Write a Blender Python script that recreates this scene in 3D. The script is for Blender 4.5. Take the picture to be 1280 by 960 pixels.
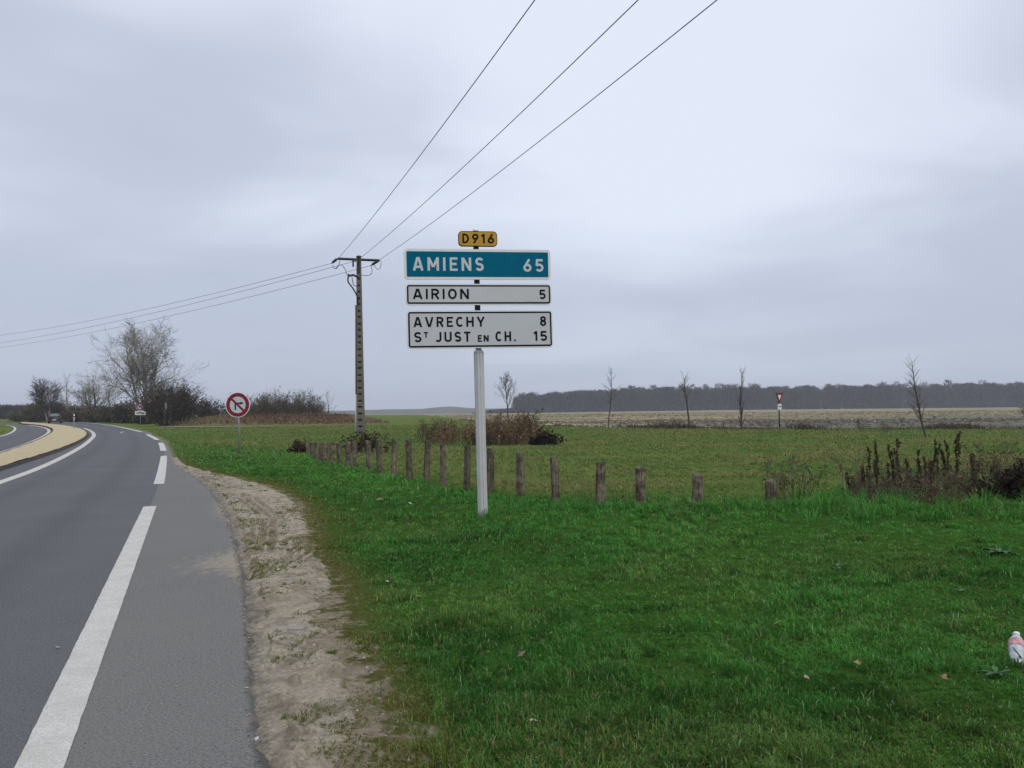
import bpy, math, random
import numpy as np
from mathutils import Vector, Matrix

for o in list(bpy.data.objects):
    bpy.data.objects.remove(o)
SC = bpy.context.scene
COL = SC.collection
R = math.radians

# ------------------------------------------------------------------ camera
CAM_H, FPX = 1.45, 1108.0
PITCH = math.atan((516.0 - 480.0) / FPX)
ROLL = R(0.55)
cF = Vector((0, math.cos(PITCH), math.sin(PITCH)))
u0 = Vector((0, -math.sin(PITCH), math.cos(PITCH)))
r0 = Vector((1, 0, 0))
cR = math.cos(ROLL) * r0 - math.sin(ROLL) * u0
cU = math.sin(ROLL) * r0 + math.cos(ROLL) * u0
cam = bpy.data.cameras.new('camera')
cam.sensor_width = 36.0
cam.lens = 36.0 * FPX / 1280.0
cam.clip_start, cam.clip_end = 0.1, 8000.0
camo = bpy.data.objects.new('camera', cam)
COL.objects.link(camo)
M3 = Matrix((cR, cU, -cF)).transposed()
camo.matrix_world = Matrix.Translation((0, 0, CAM_H)) @ M3.to_4x4()
SC.camera = camo

# ------------------------------------------------------------------ world: overcast sky
SUN_EL, SUN_AZ = R(48), R(150)          # azimuth clockwise from +Y
w = bpy.data.worlds.new('World')
SC.world = w
w.use_nodes = True
nt = w.node_tree
nt.nodes.clear()
def N(t, ty, **kw):
    n = t.nodes.new(ty)
    for k, v in kw.items():
        if k.startswith('i_'):
            n.inputs[k[2:].replace('_', ' ')].default_value = v
        else:
            setattr(n, k, v)
    return n
def math_n(t, op, a, b=None, clamp=False):
    n = t.nodes.new('ShaderNodeMath'); n.operation = op; n.use_clamp = clamp
    for i, v in enumerate((a, b)):
        if v is None: continue
        if isinstance(v, (int, float)): n.inputs[i].default_value = v
        else: t.links.new(v, n.inputs[i])
    return n.outputs[0]
def ramp(t, fac, stops, interp='LINEAR'):
    n = t.nodes.new('ShaderNodeValToRGB')
    n.color_ramp.interpolation = interp
    e = n.color_ramp.elements
    while len(e) < len(stops): e.new(0.5)
    for q, (p, c) in zip(e, stops):
        q.position = p
        q.color = (c, c, c, 1) if isinstance(c, (int, float)) else tuple(c) + (1,)
    t.links.new(fac, n.inputs[0])
    return n.outputs[0]
def mixc(t, fac, a, b, blend='MIX'):
    n = t.nodes.new('ShaderNodeMix'); n.data_type = 'RGBA'; n.blend_type = blend
    for s, v in ((n.inputs[0], fac), (n.inputs[6], a), (n.inputs[7], b)):
        if isinstance(v, (int, float)): s.default_value = v
        elif isinstance(v, (tuple, list)): s.default_value = tuple(v) + (1,)
        else: t.links.new(v, s)
    return n.outputs[2]
def noise(t, vec, scale, detail=4, rough=0.55, dist=0.0):
    n = t.nodes.new('ShaderNodeTexNoise')
    n.inputs['Scale'].default_value = scale
    n.inputs['Detail'].default_value = detail
    n.inputs['Roughness'].default_value = rough
    n.inputs['Distortion'].default_value = dist
    if vec is not None: t.links.new(vec, n.inputs['Vector'])
    return n.outputs[0]

tc = N(nt, 'ShaderNodeTexCoord')
sep = N(nt, 'ShaderNodeSeparateXYZ'); nt.links.new(tc.outputs['Generated'], sep.inputs[0])
zc = math_n(nt, 'MAXIMUM', sep.outputs[2], 0.0)
den = math_n(nt, 'ADD', zc, 0.16)
cx = math_n(nt, 'DIVIDE', sep.outputs[0], den)
cy = math_n(nt, 'DIVIDE', sep.outputs[1], den)
comb = N(nt, 'ShaderNodeCombineXYZ')
nt.links.new(cx, comb.inputs[0]); nt.links.new(cy, comb.inputs[1])
mp = N(nt, 'ShaderNodeMapping'); nt.links.new(comb.outputs[0], mp.inputs[0])
mp.inputs['Location'].default_value = (3.1, 7.3, 0.0)
mp.inputs['Rotation'].default_value = (0, 0, R(-20))
mp.inputs['Scale'].default_value = (0.8, 1.0, 1.0)
n1 = noise(nt, mp.outputs[0], 0.42, 3, 0.45, 0.3)
n2 = noise(nt, mp.outputs[0], 1.1, 4, 0.5, 0.4)
cl = math_n(nt, 'ADD', math_n(nt, 'MULTIPLY', n1, 0.34), math_n(nt, 'MULTIPLY', n2, 0.25))
cl = math_n(nt, 'ADD', cl, 0.215)
def cloud_bank(px, py, width, amount):
    """a large brighter or darker cloud bank round one compass direction"""
    d = (cF + cR * ((px - 640.0) / FPX) - cU * ((py - 480.0) / FPX)).normalized()
    dp = N(nt, 'ShaderNodeVectorMath', operation='DOT_PRODUCT')
    nt.links.new(tc.outputs['Generated'], dp.inputs[0]); dp.inputs[1].default_value = d
    e = math_n(nt, 'MULTIPLY', math_n(nt, 'SUBTRACT', 1.0, dp.outputs['Value']), -1.0 / (width * width))
    return math_n(nt, 'MULTIPLY', math_n(nt, 'POWER', 2.71828, e), amount)
for b_ in ((60, 60, 0.13, 0.045), (330, 0, 0.14, 0.06), (220, 175, 0.075, -0.05), (430, 190, 0.12, -0.055), (880, 30, 0.27, 0.095), (1080, 160, 0.15, 0.05), (830, 250, 0.12, 0.03), (1060, 370, 0.13, -0.05), (640, 380, 0.10, -0.02), (120, 400, 0.16, -0.02)):
    cl = math_n(nt, 'ADD', cl, cloud_bank(*b_))
cloud = ramp(nt, cl, [(0.36, (3.35, 3.7, 4.65)), (0.50, (4.75, 5.15, 6.25)), (0.63, (6.9, 7.4, 8.5))], 'EASE')
hz = ramp(nt, zc, [(0.0, 0.85), (0.08, 0.6), (0.22, 0.0)], 'EASE')
skyc = mixc(nt, hz, cloud, (4.05, 4.55, 5.7))
sky = N(nt, 'ShaderNodeTexSky')
sky.sky_type = 'NISHITA'; sky.sun_disc = False
sky.sun_elevation = SUN_EL; sky.sun_rotation = SUN_AZ
mixed = mixc(nt, 0.93, sky.outputs[0], skyc)
bg = N(nt, 'ShaderNodeBackground'); bg.inputs[1].default_value = 0.1
nt.links.new(mixed, bg.inputs[0])
wo = N(nt, 'ShaderNodeOutputWorld'); nt.links.new(bg.outputs[0], wo.inputs[0])

sl = bpy.data.lights.new('sun', 'SUN')
sl.energy = 1.5; sl.angle = R(30); sl.color = (1.0, 0.92, 0.81)
slo = bpy.data.objects.new('sun', sl); COL.objects.link(slo)
sd = Vector((math.sin(SUN_AZ) * math.cos(SUN_EL), math.cos(SUN_AZ) * math.cos(SUN_EL), math.sin(SUN_EL)))
slo.rotation_euler = sd.to_track_quat('Z', 'Y').to_euler()
slo.location = (20, -20, 40)

SC.view_settings.view_transform = 'Standard'
SC.view_settings.look = 'None'
SC.view_settings.exposure = 0.25
SC.view_settings.gamma = 1.0
SC.view_settings.use_curve_mapping = False
SC.cycles.max_bounces = 6
SC.cycles.volume_bounces = 0
SC.cycles.volume_max_steps = 64

# ------------------------------------------------------------------ terrain helpers
def sstep(a, b, x):
    t = np.clip((np.asarray(x, float) - a) / (b - a), 0, 1)
    return t * t * (3 - 2 * t)
def H(x, y):
    x = np.asarray(x, float); y = np.asarray(y, float)
    s = np.logaddexp(0, (y - 35.0) / 6.0) * 6.0
    z = 0.0065 * s
    z = 1.05 * np.tanh(z / 1.05)
    z = z + 0.9 * sstep(300, 680, y) * sstep(-60, 200, x)
    # dry-grass spoil bank behind the grass on the left
    z = z + 0.95 * np.exp(-((y - 97 - 0.08 * (x + 28)) / 4.0) ** 2) * sstep(-38, -31, x) * (1 - sstep(-19, -13, x))
    return z
def vnoise(x, y, seed=0):
    x = np.asarray(x, float); y = np.asarray(y, float)
    xi = np.floor(x).astype(np.int64); yi = np.floor(y).astype(np.int64)
    fx = x - xi; fy = y - yi
    fx = fx * fx * (3 - 2 * fx); fy = fy * fy * (3 - 2 * fy)
    def h(a, b):
        n = (a * 374761393 + b * 668265263 + seed * 974634777) & 0xFFFFFFFF
        n = ((n ^ (n >> 13)) * 1274126177) & 0xFFFFFFFF
        n = n ^ (n >> 16)
        return (n & 0xFFFF) / 65535.0
    return (h(xi, yi) * (1 - fx) + h(xi + 1, yi) * fx) * (1 - fy) + (h(xi, yi + 1) * (1 - fx) + h(xi + 1, yi + 1) * fx) * fy
def fbm(x, y, seed=0, octv=4):
    s = 0; a = 0.5
    for k in range(octv):
        s = s + a * vnoise(x * 2 ** k + 17.3 * k, y * 2 ** k + 9.1 * k, seed + k)
        a *= 0.5
    return s / (1 - 0.5 ** octv)

def ray(px, py):
    return cF + cR * ((px - 640.0) / FPX) - cU * ((py - 480.0) / FPX)
def at(px, py):
    """ground point (metres) surveyed from the photograph: where the sight line meets the terrain"""
    d = ray(px, py)
    lo, hi = 1.0, 1500.0
    g = lambda t: CAM_H + d.z * t - float(H(d.x * t, d.y * t))
    t = lo
    while t < hi and g(t) > 0: t *= 1.02
    lo, hi = t / 1.02, t
    for _ in range(40):
        m = 0.5 * (lo + hi)
        if g(m) > 0: lo = m
        else: hi = m
    return Vector((d.x * hi, d.y * hi, CAM_H + d.z * hi))
def up_to(p, py):
    """height above p that reaches image row py"""
    k = p.y / FPX / math.cos(PITCH)
    v = p - Vector((0, 0, CAM_H))
    lo, hi = 0.0, 40.0
    for _ in range(40):
        m = 0.5 * (lo + hi)
        q = v + Vector((0, 0, m))
        row = 480 - FPX * q.dot(cU) / q.dot(cF)
        if row > py: lo = m
        else: hi = m
    return lo
def mpp(p):
    return p.y / FPX
def ground(x, y, dz=0.0):
    return Vector((x, y, float(H(x, y)) + dz))
def col_at(px, depth, dz=0.0):
    d = ray(px, 516.0)
    t = depth / d.y
    return ground(d.x * t, depth, dz)

# ------------------------------------------------------------------ object helpers
def tag(o, label=None, cat=None, group=None, kind=None):
    if label: o['label'] = label
    if cat: o['category'] = cat
    if group: o['group'] = group
    if kind: o['kind'] = kind
    return o
def empty(name, loc, rot=(0, 0, 0), label=None, cat=None, group=None):
    o = bpy.data.objects.new(name, None)
    o.empty_display_size = 0.3
    COL.objects.link(o)
    o.location = loc; o.rotation_euler = rot
    return tag(o, label, cat, group)
class MB:
    def __init__(s):
        s.v = []; s.f = []; s.n = 0; s.smooth = False
    def add(s, vs, fs):
        s.v += [tuple(v) for v in vs]
        s.f += [tuple(i + s.n for i in f) for f in fs]
        s.n += len(vs)
        return s
    def box(s, c, d, rz=0.0, top=1.0):
        x, y, z = d[0] / 2, d[1] / 2, d[2] / 2
        vs = []
        for k, sc in ((-1, 1.0), (1, top)):
            for a, b in ((-1, -1), (1, -1), (1, 1), (-1, 1)):
                X, Y = a * x * sc, b * y * sc
                vs.append((c[0] + X * math.cos(rz) - Y * math.sin(rz), c[1] + X * math.sin(rz) + Y * math.cos(rz), c[2] + k * z))
        return s.add(vs, [(3, 2, 1, 0), (4, 5, 6, 7), (0, 1, 5, 4), (1, 2, 6, 5), (2, 3, 7, 6), (3, 0, 4, 7)])
    def tube(s, pts, rad, n=6, caps=True):
        pts = [Vector(p) for p in pts]
        if isinstance(rad, (int, float)): rad = [rad] * len(pts)
        vs = []; fs = []
        prev = None
        for i, p in enumerate(pts):
            d = (pts[min(i + 1, len(pts) - 1)] - pts[max(i - 1, 0)]).normalized()
            a = prev if prev is not None else (Vector((0, 0, 1)) if abs(d.z) < 0.9 else Vector((1, 0, 0)))
            a = (a - d * a.dot(d)).normalized(); prev = a
            b = d.cross(a)
            for k in range(n):
                t = 2 * math.pi * k / n
                vs.append(p + (a * math.cos(t) + b * math.sin(t)) * rad[i])
        for i in range(len(pts) - 1):
            for k in range(n):
                fs.append((i * n + k, i * n + (k + 1) % n, (i + 1) * n + (k + 1) % n, (i + 1) * n + k))
        if caps:
            fs.append(tuple(range(n - 1, -1, -1)))
            fs.append(tuple((len(pts) - 1) * n + k for k in range(n)))
        return s.add(vs, fs)
    def prism(s, poly, y0, y1, hole=None):
        """polygon in local XZ, extruded along Y (y0 = face towards -Y)"""
        n = len(poly)
        vs = [(x, y0, z) for x, z in poly] + [(x, y1, z) for x, z in poly]
        fs = [(k, (k + 1) % n, n + (k + 1) % n, n + k)[::-1] for k in range(n)]
        if hole is None:
            fs += [tuple(range(n)), tuple(range(2 * n - 1, n - 1, -1))]
        else:
            vs += [(x, y0, z) for x, z in hole] + [(x, y1, z) for x, z in hole]
            for k in range(n):
                j = (k + 1) % n
                fs += [(k, j, 2 * n + j, 2 * n + k), (n + k, 3 * n + k, 3 * n + j, n + j), (2 * n + k, 2 * n + j, 3 * n + j, 3 * n + k)]
        return s.add(vs, fs)
    def lathe(s, prof, n=16, c=(0, 0, 0)):
        vs = []; fs = []
        for r_, z in prof:
            for k in range(n):
                t = 2 * math.pi * k / n
                vs.append((c[0] + r_ * math.cos(t), c[1] + r_ * math.sin(t), c[2] + z))
        for i in range(len(prof) - 1):
            for k in range(n):
                fs.append((i * n + k, i * n + (k + 1) % n, (i + 1) * n + (k + 1) % n, (i + 1) * n + k))
        fs.append(tuple(range(n - 1, -1, -1))); fs.append(tuple((len(prof) - 1) * n + k for k in range(n)))
        return s.add(vs, fs)
    def mesh(s, name, m, smooth=False):
        me = bpy.data.meshes.new(name)
        me.from_pydata(s.v, [], s.f)
        if m: me.materials.append(m)
        if smooth: me.polygons.foreach_set('use_smooth', [True] * len(me.polygons))
        me.update()
        return me
    def obj(s, name, m, parent=None, smooth=False, label=None):
        o = bpy.data.objects.new(name, s.mesh(name, m, smooth))
        COL.objects.link(o)
        if parent: o.parent = parent
        if label: o['label'] = label
        return o
def np_mesh(name, V, F, m, attrs=None, colors=None, smooth=False):
    """V (n,3); F (k,3) or (k,4)"""
    me = bpy.data.meshes.new(name)
    V = np.ascontiguousarray(V, np.float32); F = np.ascontiguousarray(F, np.int32)
    me.vertices.add(len(V)); me.vertices.foreach_set('co', V.ravel())
    k = F.shape[1]
    me.loops.add(F.size); me.loops.foreach_set('vertex_index', F.ravel())
    me.polygons.add(len(F))
    me.polygons.foreach_set('loop_start', np.arange(0, F.size, k, dtype=np.int32))
    me.polygons.foreach_set('use_smooth', np.full(len(F), bool(smooth)))
    me.update(calc_edges=True)
    for an, av in (attrs or {}).items():
        a = me.attributes.new(an, 'FLOAT', 'POINT'); a.data.foreach_set('value', np.ascontiguousarray(av, np.float32))
    for an, av in (colors or {}).items():
        a = me.attributes.new(an, 'FLOAT_COLOR', 'POINT')
        c = np.ones((len(V), 4), np.float32); c[:, :3] = av
        a.data.foreach_set('color', c.ravel())
    me.materials.append(m)
    me.validate()
    return me
def np_obj(name, V, F, m, parent=None, **kw):
    o = bpy.data.objects.new(name, np_mesh(name, V, F, m, **kw))
    COL.objects.link(o)
    if parent: o.parent = parent
    return o
def copy_thing(o, loc=None, rot=None, scale=None, label=None):
    c = o.copy(); COL.objects.link(c)
    for ch in list(o.children):
        d = ch.copy(); COL.objects.link(d); d.parent = c
        for g in list(ch.children):
            e = g.copy(); COL.objects.link(e); e.parent = d
    if loc is not None: c.location = loc
    if rot is not None: c.rotation_euler = rot
    if scale is not None: c.scale = scale
    if label: c['label'] = label
    return c

# ------------------------------------------------------------------ materials
def mat(name, col, rough=0.7, spec=0.3, metal=0.0, vary=0.0, vscale=6.0, col2=None, bump=0.0, bscale=60.0, coords='Object'):
    m = bpy.data.materials.new(name); m.use_nodes = True
    t = m.node_tree; b = t.nodes['Principled BSDF']
    b.inputs['Roughness'].default_value = rough
    b.inputs['Specular IOR Level'].default_value = spec
    b.inputs['Metallic'].default_value = metal
    b.inputs['Base Color'].default_value = tuple(col) + (1,)
    if vary or col2 or bump:
        tcn = N(t, 'ShaderNodeTexCoord'); vec = tcn.outputs[coords]
    if vary or col2:
        n_ = noise(t, vec, vscale, 6, 0.65)
        c2 = col2 if col2 else tuple(c * (1 - vary) for c in col)
        t.links.new(ramp(t, n_, [(0.32, c2), (0.66, col)]), b.inputs['Base Color'])
    if bump:
        bn = N(t, 'ShaderNodeBump'); bn.inputs['Strength'].default_value = bump; bn.inputs['Distance'].default_value = 0.02
        t.links.new(noise(t, vec, bscale, 5, 0.6), bn.inputs['Height']); t.links.new(bn.outputs[0], b.inputs['Normal'])
    return m
def attr_mat(name, attr='col', rough=0.65, transl=0.3, spec=0.15):
    m = bpy.data.materials.new(name); m.use_nodes = True
    t = m.node_tree; b = t.nodes['Principled BSDF']
    a = N(t, 'ShaderNodeAttribute', attribute_name=attr)
    t.links.new(a.outputs['Color'], b.inputs['Base Color'])
    b.inputs['Roughness'].default_value = rough
    b.inputs['Specular IOR Level'].default_value = spec
    if transl:
        tr = N(t, 'ShaderNodeBsdfTranslucent'); t.links.new(a.outputs['Color'], tr.inputs[0])
        mx = N(t, 'ShaderNodeMixShader'); mx.inputs[0].default_value = transl
        t.links.new(b.outputs[0], mx.inputs[1]); t.links.new(tr.outputs[0], mx.inputs[2])
        t.links.new(mx.outputs[0], t.nodes['Material Output'].inputs[0])
    return m
M = {}
M['white_paint'] = mat('white_paint', (0.72, 0.72, 0.72), 0.45, 0.4, vary=0.12, vscale=9)
M['sign_grey'] = mat('sign_reflective_white', (0.48, 0.50, 0.53), 0.5, 0.3, vary=0.05, vscale=5)
M['sign_blue'] = mat('sign_blue', (0.0, 0.115, 0.20), 0.7, 0.05, vary=0.12, vscale=5)
M['sign_yellow'] = mat('sign_yellow', (0.48, 0.27, 0.025), 0.5, 0.3, vary=0.12, vscale=8)
M['sign_black'] = mat('sign_black', (0.008, 0.008, 0.01), 0.7, 0.08, vary=0.1)
M['sign_letter'] = mat('sign_pale_letter', (0.50, 0.54, 0.57), 0.5, 0.3, vary=0.05)
M['sign_red'] = mat('sign_red', (0.20, 0.010, 0.026), 0.5, 0.3, vary=0.15)
M['alu'] = mat('aluminium', (0.53, 0.54, 0.55), 0.5, 0.4, metal=0.1, vary=0.18, vscale=3)
M['alu_dark'] = mat('dark_groove', (0.10, 0.10, 0.105), 0.5, 0.4, vary=0.2)
M['galv'] = mat('galvanised_steel', (0.24, 0.25, 0.25), 0.55, 0.4, metal=0.15, vary=0.25, vscale=7)
M['concrete'] = mat('pole_concrete', (0.17, 0.155, 0.13), 0.9, 0.15, vary=0.4, vscale=3, bump=0.3, bscale=30)
M['concrete_light'] = mat('pole_concrete_edge', (0.30, 0.28, 0.24), 0.9, 0.15, vary=0.25, vscale=5)
M['dark_steel'] = mat('dark_steel', (0.035, 0.036, 0.04), 0.6, 0.3, vary=0.3)
M['cable'] = mat('cable_black', (0.02, 0.02, 0.022), 0.6, 0.3, vary=0.2)
M['wire'] = mat('wire_metal', (0.10, 0.10, 0.115), 0.6, 0.3, vary=0.2)
M['rust_conduit'] = mat('red_brown_cable_guard', (0.07, 0.025, 0.02), 0.7, 0.2, vary=0.3)
M['insulator'] = mat('insulator_glass', (0.05, 0.055, 0.06), 0.25, 0.5, vary=0.2)
M['bark'] = mat('tree_bark', (0.105, 0.092, 0.078), 0.9, 0.1, vary=0.45, vscale=1.5)
M['bark_pale'] = mat('pale_bark', (0.27, 0.25, 0.215), 0.9, 0.1, vary=0.45, vscale=0.8)
M['twig'] = mat('twig_brown', (0.135, 0.11, 0.086), 0.9, 0.1, vary=0.5, vscale=1.2)
M['twig_dark'] = mat('twig_dark', (0.082, 0.068, 0.054), 0.9, 0.1, vary=0.5, vscale=1.2)
M['twig_red'] = mat('twig_reddish', (0.13, 0.085, 0.06), 0.9, 0.1, vary=0.5, vscale=1.2)
M['leaf'] = attr_mat('leaf', 'col', 0.9, 0.3, 0.02)
M['grass'] = attr_mat('grass_blade', 'col', 0.9, 0.38, 0.0)
M['post_wood'] = mat('post_wood', (0.19, 0.165, 0.13), 0.95, 0.1, col2=(0.032, 0.029, 0.024), vscale=16, bump=0.9, bscale=40)
def post_material():
    m = bpy.data.materials.new('post_wood'); m.use_nodes = True
    t = m.node_tree; b = t.nodes['Principled BSDF']
    tcn = N(t, 'ShaderNodeTexCoord'); oi = N(t, 'ShaderNodeObjectInfo')
    mp_ = N(t, 'ShaderNodeMapping'); t.links.new(tcn.outputs['Object'], mp_.inputs[0]); mp_.inputs['Scale'].default_value = (1, 1, 0.10)
    off = N(t, 'ShaderNodeCombineXYZ'); t.links.new(math_n(t, 'MULTIPLY', oi.outputs['Random'], 40.0), off.inputs[0]); t.links.new(off.outputs[0], mp_.inputs['Location'])
    grain = noise(t, mp_.outputs[0], 55, 5, 0.7)
    mp2 = N(t, 'ShaderNodeMapping'); t.links.new(tcn.outputs['Object'], mp2.inputs[0]); t.links.new(off.outputs[0], mp2.inputs['Location'])
    blot = noise(t, mp2.outputs[0], 9, 6, 0.7)
    c = mixc(t, ramp(t, grain, [(0.38, 0), (0.62, 1)]), (0.055, 0.045, 0.034), (0.27, 0.23, 0.175))
    c = mixc(t, ramp(t, blot, [(0.46, 0), (0.6, 0.85)]), c, (0.05, 0.042, 0.033))
    c = mixc(t, ramp(t, blot, [(0.36, 0.7), (0.44, 0)]), c, (0.24, 0.235, 0.15))
    c = mixc(t, math_n(t, 'MULTIPLY', oi.outputs['Random'], 0.45), c, (0.07, 0.06, 0.048))
    t.links.new(c, b.inputs['Base Color']); b.inputs['Roughness'].default_value = 1.0; b.inputs['Specular IOR Level'].default_value = 0.0
    bn = N(t, 'ShaderNodeBump'); bn.inputs['Strength'].default_value = 0.9; bn.inputs['Distance'].default_value = 0.015
    t.links.new(grain, bn.inputs['Height']); t.links.new(bn.outputs[0], b.inputs['Normal'])
    return m
M['post_wood'] = post_material()
M['rubber'] = mat('tyre_rubber', (0.015, 0.015, 0.016), 0.8, 0.2, vary=0.2)

# ------------------------------------------------------------------ layout: lines of the road (metres, from the survey)
def world_line(pix):
    return [at(*p) for p in pix]
def smooth(pts, it=2):
    P = np.array([(p[0], p[1]) for p in pts], float)
    for _ in range(it):
        Q = 0.75 * P[:-1] + 0.25 * P[1:]; S = 0.25 * P[:-1] + 0.75 * P[1:]
        mid = np.empty((2 * len(Q), 2)); mid[0::2] = Q; mid[1::2] = S
        P = np.vstack([P[:1], mid, P[-1:]])
    return P
def resample(P, n):
    d = np.r_[0, np.cumsum(np.hypot(*np.diff(P, axis=0).T))]
    t = np.linspace(0, d[-1], n)
    return np.c_[np.interp(t, d, P[:, 0]), np.interp(t, d, P[:, 1])]
def offset(P, d):
    """shift a line to its right (seen along it) by d metres"""
    T = np.gradient(P, axis=0); T /= np.hypot(T[:, 0], T[:, 1])[:, None]
    return P + np.c_[T[:, 1], -T[:, 0]] * d
def back(P, dist):
    """carry the first segment on behind the camera"""
    d = P[0] - P[min(3, len(P) - 1)]; d /= np.hypot(*d)
    return np.vstack([P[0] + d * dist, P])
def ahead(P, pts):
    return np.vstack([P, np.array(pts, float)])

edge_pix = [(49, 960), (120, 793), (187.5, 633), (199.5, 605), (205.3, 570), (204.5, 563.5), (201.5, 554), (196, 549), (184, 543), (178, 540), (150, 533.6), (125, 529.8), (100, 527.6), (78, 526.4)]
EDGE = back(smooth(world_line(edge_pix)), 22)                      # white line on the right of the lane
e_end = EDGE[-1]
EDGE = ahead(EDGE, [e_end + (-14, 14), e_end + (-33, 25), e_end + (-60, 33), e_end + (-100, 38)])
med_pix = [(0, 603), (40, 589), (74, 574), (104.7, 557), (115, 548), (118.5, 543.5), (114, 538.5), (105, 535.3)]
MED = back(smooth(world_line(med_pix)), 40)                        # white line along the island
off_end = offset(EDGE, -4.6)
tail = off_end[(off_end[:, 1] > MED[-1][1] + 8)]
MED = ahead(MED, tail)
shoulder_pix = [(345, 960), (335, 920), (330, 880), (322, 820), (319, 770), (312, 730), (305, 700), (298, 670), (285, 640), (268, 615), (245, 597), (222, 583), (216, 573), (213, 563), (207, 553), (199, 547), (187, 541.6)]
SHO = back(smooth(world_line(shoulder_pix)), 22)                   # outer edge of the asphalt
k = np.argmin(np.hypot(*(EDGE - SHO[-1]).T))
SHO = np.vstack([SHO, offset(EDGE, 0.45)[k + 3:]])
dirt_pix = [(452, 960), (442, 900), (430, 850), (413, 800), (401, 765), (418, 730), (402, 700), (384, 680), (390, 655), (380, 628), (340, 607), (292, 596), (245, 587), (226, 580), (218, 572)]
DIRT = smooth(world_line(dirt_pix))
DIRT = back(DIRT, 6)
left_pix = [(0, 566), (25, 558), (45, 550), (57, 544), (62, 539.5), (60, 536), (50, 533.2), (36, 531.4)]
LIN = back(smooth(world_line(left_pix)), 30)                       # white line between island and far carriageway
LIN = ahead(LIN, [LIN[-1] + (-10, 8), LIN[-1] + (-30, 20), LIN[-1] + (-70, 36)])
lout_pix = [(-60, 556), (0, 545), (12, 540.5), (17, 536), (14, 533.2), (5, 531.6)]
LOUT = back(smooth(world_line(lout_pix)), 30)
LOUT = ahead(LOUT, [LOUT[-1] + (-14, 8), LOUT[-1] + (-60, 30)])
gr_pix = [(0, 587), (37, 575.5), (75, 563), (100, 552), (109, 545), (107, 540), (100, 536.6), (82, 532.6), (50, 529.6), (22, 528.6)]
gl_pix = [(0, 570), (30, 559), (50, 551), (64, 543), (67.5, 539), (64, 535.5), (52, 532.2), (28, 530)]
GR = back(smooth(world_line(gr_pix)), 25)
GL = back(smooth(world_line(gl_pix)), 25)

def loft_strip(name, A, B, n, k, z, m, t_attr=None, bump=None, kind='structure', label=None, extra=None):
    if len(A) != n or len(B) != n: A = resample(A, n); B = resample(B, n)
    t = np.linspace(0, 1, k + 1)
    P = A[:, None, :] * (1 - t)[None, :, None] + B[:, None, :] * t[None, :, None]
    X, Y = P[..., 0].ravel(), P[..., 1].ravel()
    Z = H(X, Y) + z
    T = np.tile(t, n)
    if bump is not None: Z = Z + bump(X, Y, T)
    idx = np.arange(n * (k + 1)).reshape(n, k + 1)
    F = np.stack([idx[:-1, :-1], idx[:-1, 1:], idx[1:, 1:], idx[1:, :-1]], -1).reshape(-1, 4)
    attrs = {'across': T}
    if extra: attrs.update({q: fn(X, Y, T) for q, fn in extra.items()})
    o = np_obj(name, np.c_[X, Y, Z], F, m, attrs=attrs, smooth=True)
    o['kind'] = kind
    if label: o['label'] = label
    return o
def seg_dist(X, Y, P):
    D = np.full(X.shape, 1e9)
    for a, b in zip(P[:-1], P[1:]):
        v = b - a; L = v @ v + 1e-9
        t = np.clip(((X - a[0]) * v[0] + (Y - a[1]) * v[1]) / L, 0, 1)
        D = np.minimum(D, np.hypot(X - a[0] - t * v[0], Y - a[1] - t * v[1]))
    return D
def inside(X, Y, poly):
    r_ = np.zeros(X.shape, bool)
    n = len(poly)
    for i in range(n):
        a, b = poly[i], poly[(i + 1) % n]
        c = (a[1] > Y) != (b[1] > Y)
        with np.errstate(divide='ignore', invalid='ignore'):
            xx = (b[0] - a[0]) * (Y - a[1]) / (b[1] - a[1] + 1e-12) + a[0]
        r_ ^= c & (X < xx)
    return r_
def sdist(X, Y, A, B):
    """signed distance to the band between lines A and B, negative inside"""
    poly = np.vstack([A, B[::-1]])
    d = seg_dist(X, Y, np.vstack([poly, poly[:1]]))
    return np.where(inside(X, Y, poly), -d, d)
def thin(P, n=70): 
    return resample_log(P, n)
def resample_log(P, n):
    # keep original bends; drop points closer than 0.25 m
    out = [P[0]]
    for q in P[1:]:
        if np.hypot(*(q - out[-1])) > 0.25 + 0.006 * np.hypot(*q): out.append(q)
    return np.array(out)
MEDt, SHOt, EDGEt, DIRTt = map(thin, (offset(MED, -0.9), SHO, EDGE, DIRT))
LINt, LOUTt = thin(offset(LIN, 0.9)), thin(LOUT)

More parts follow.
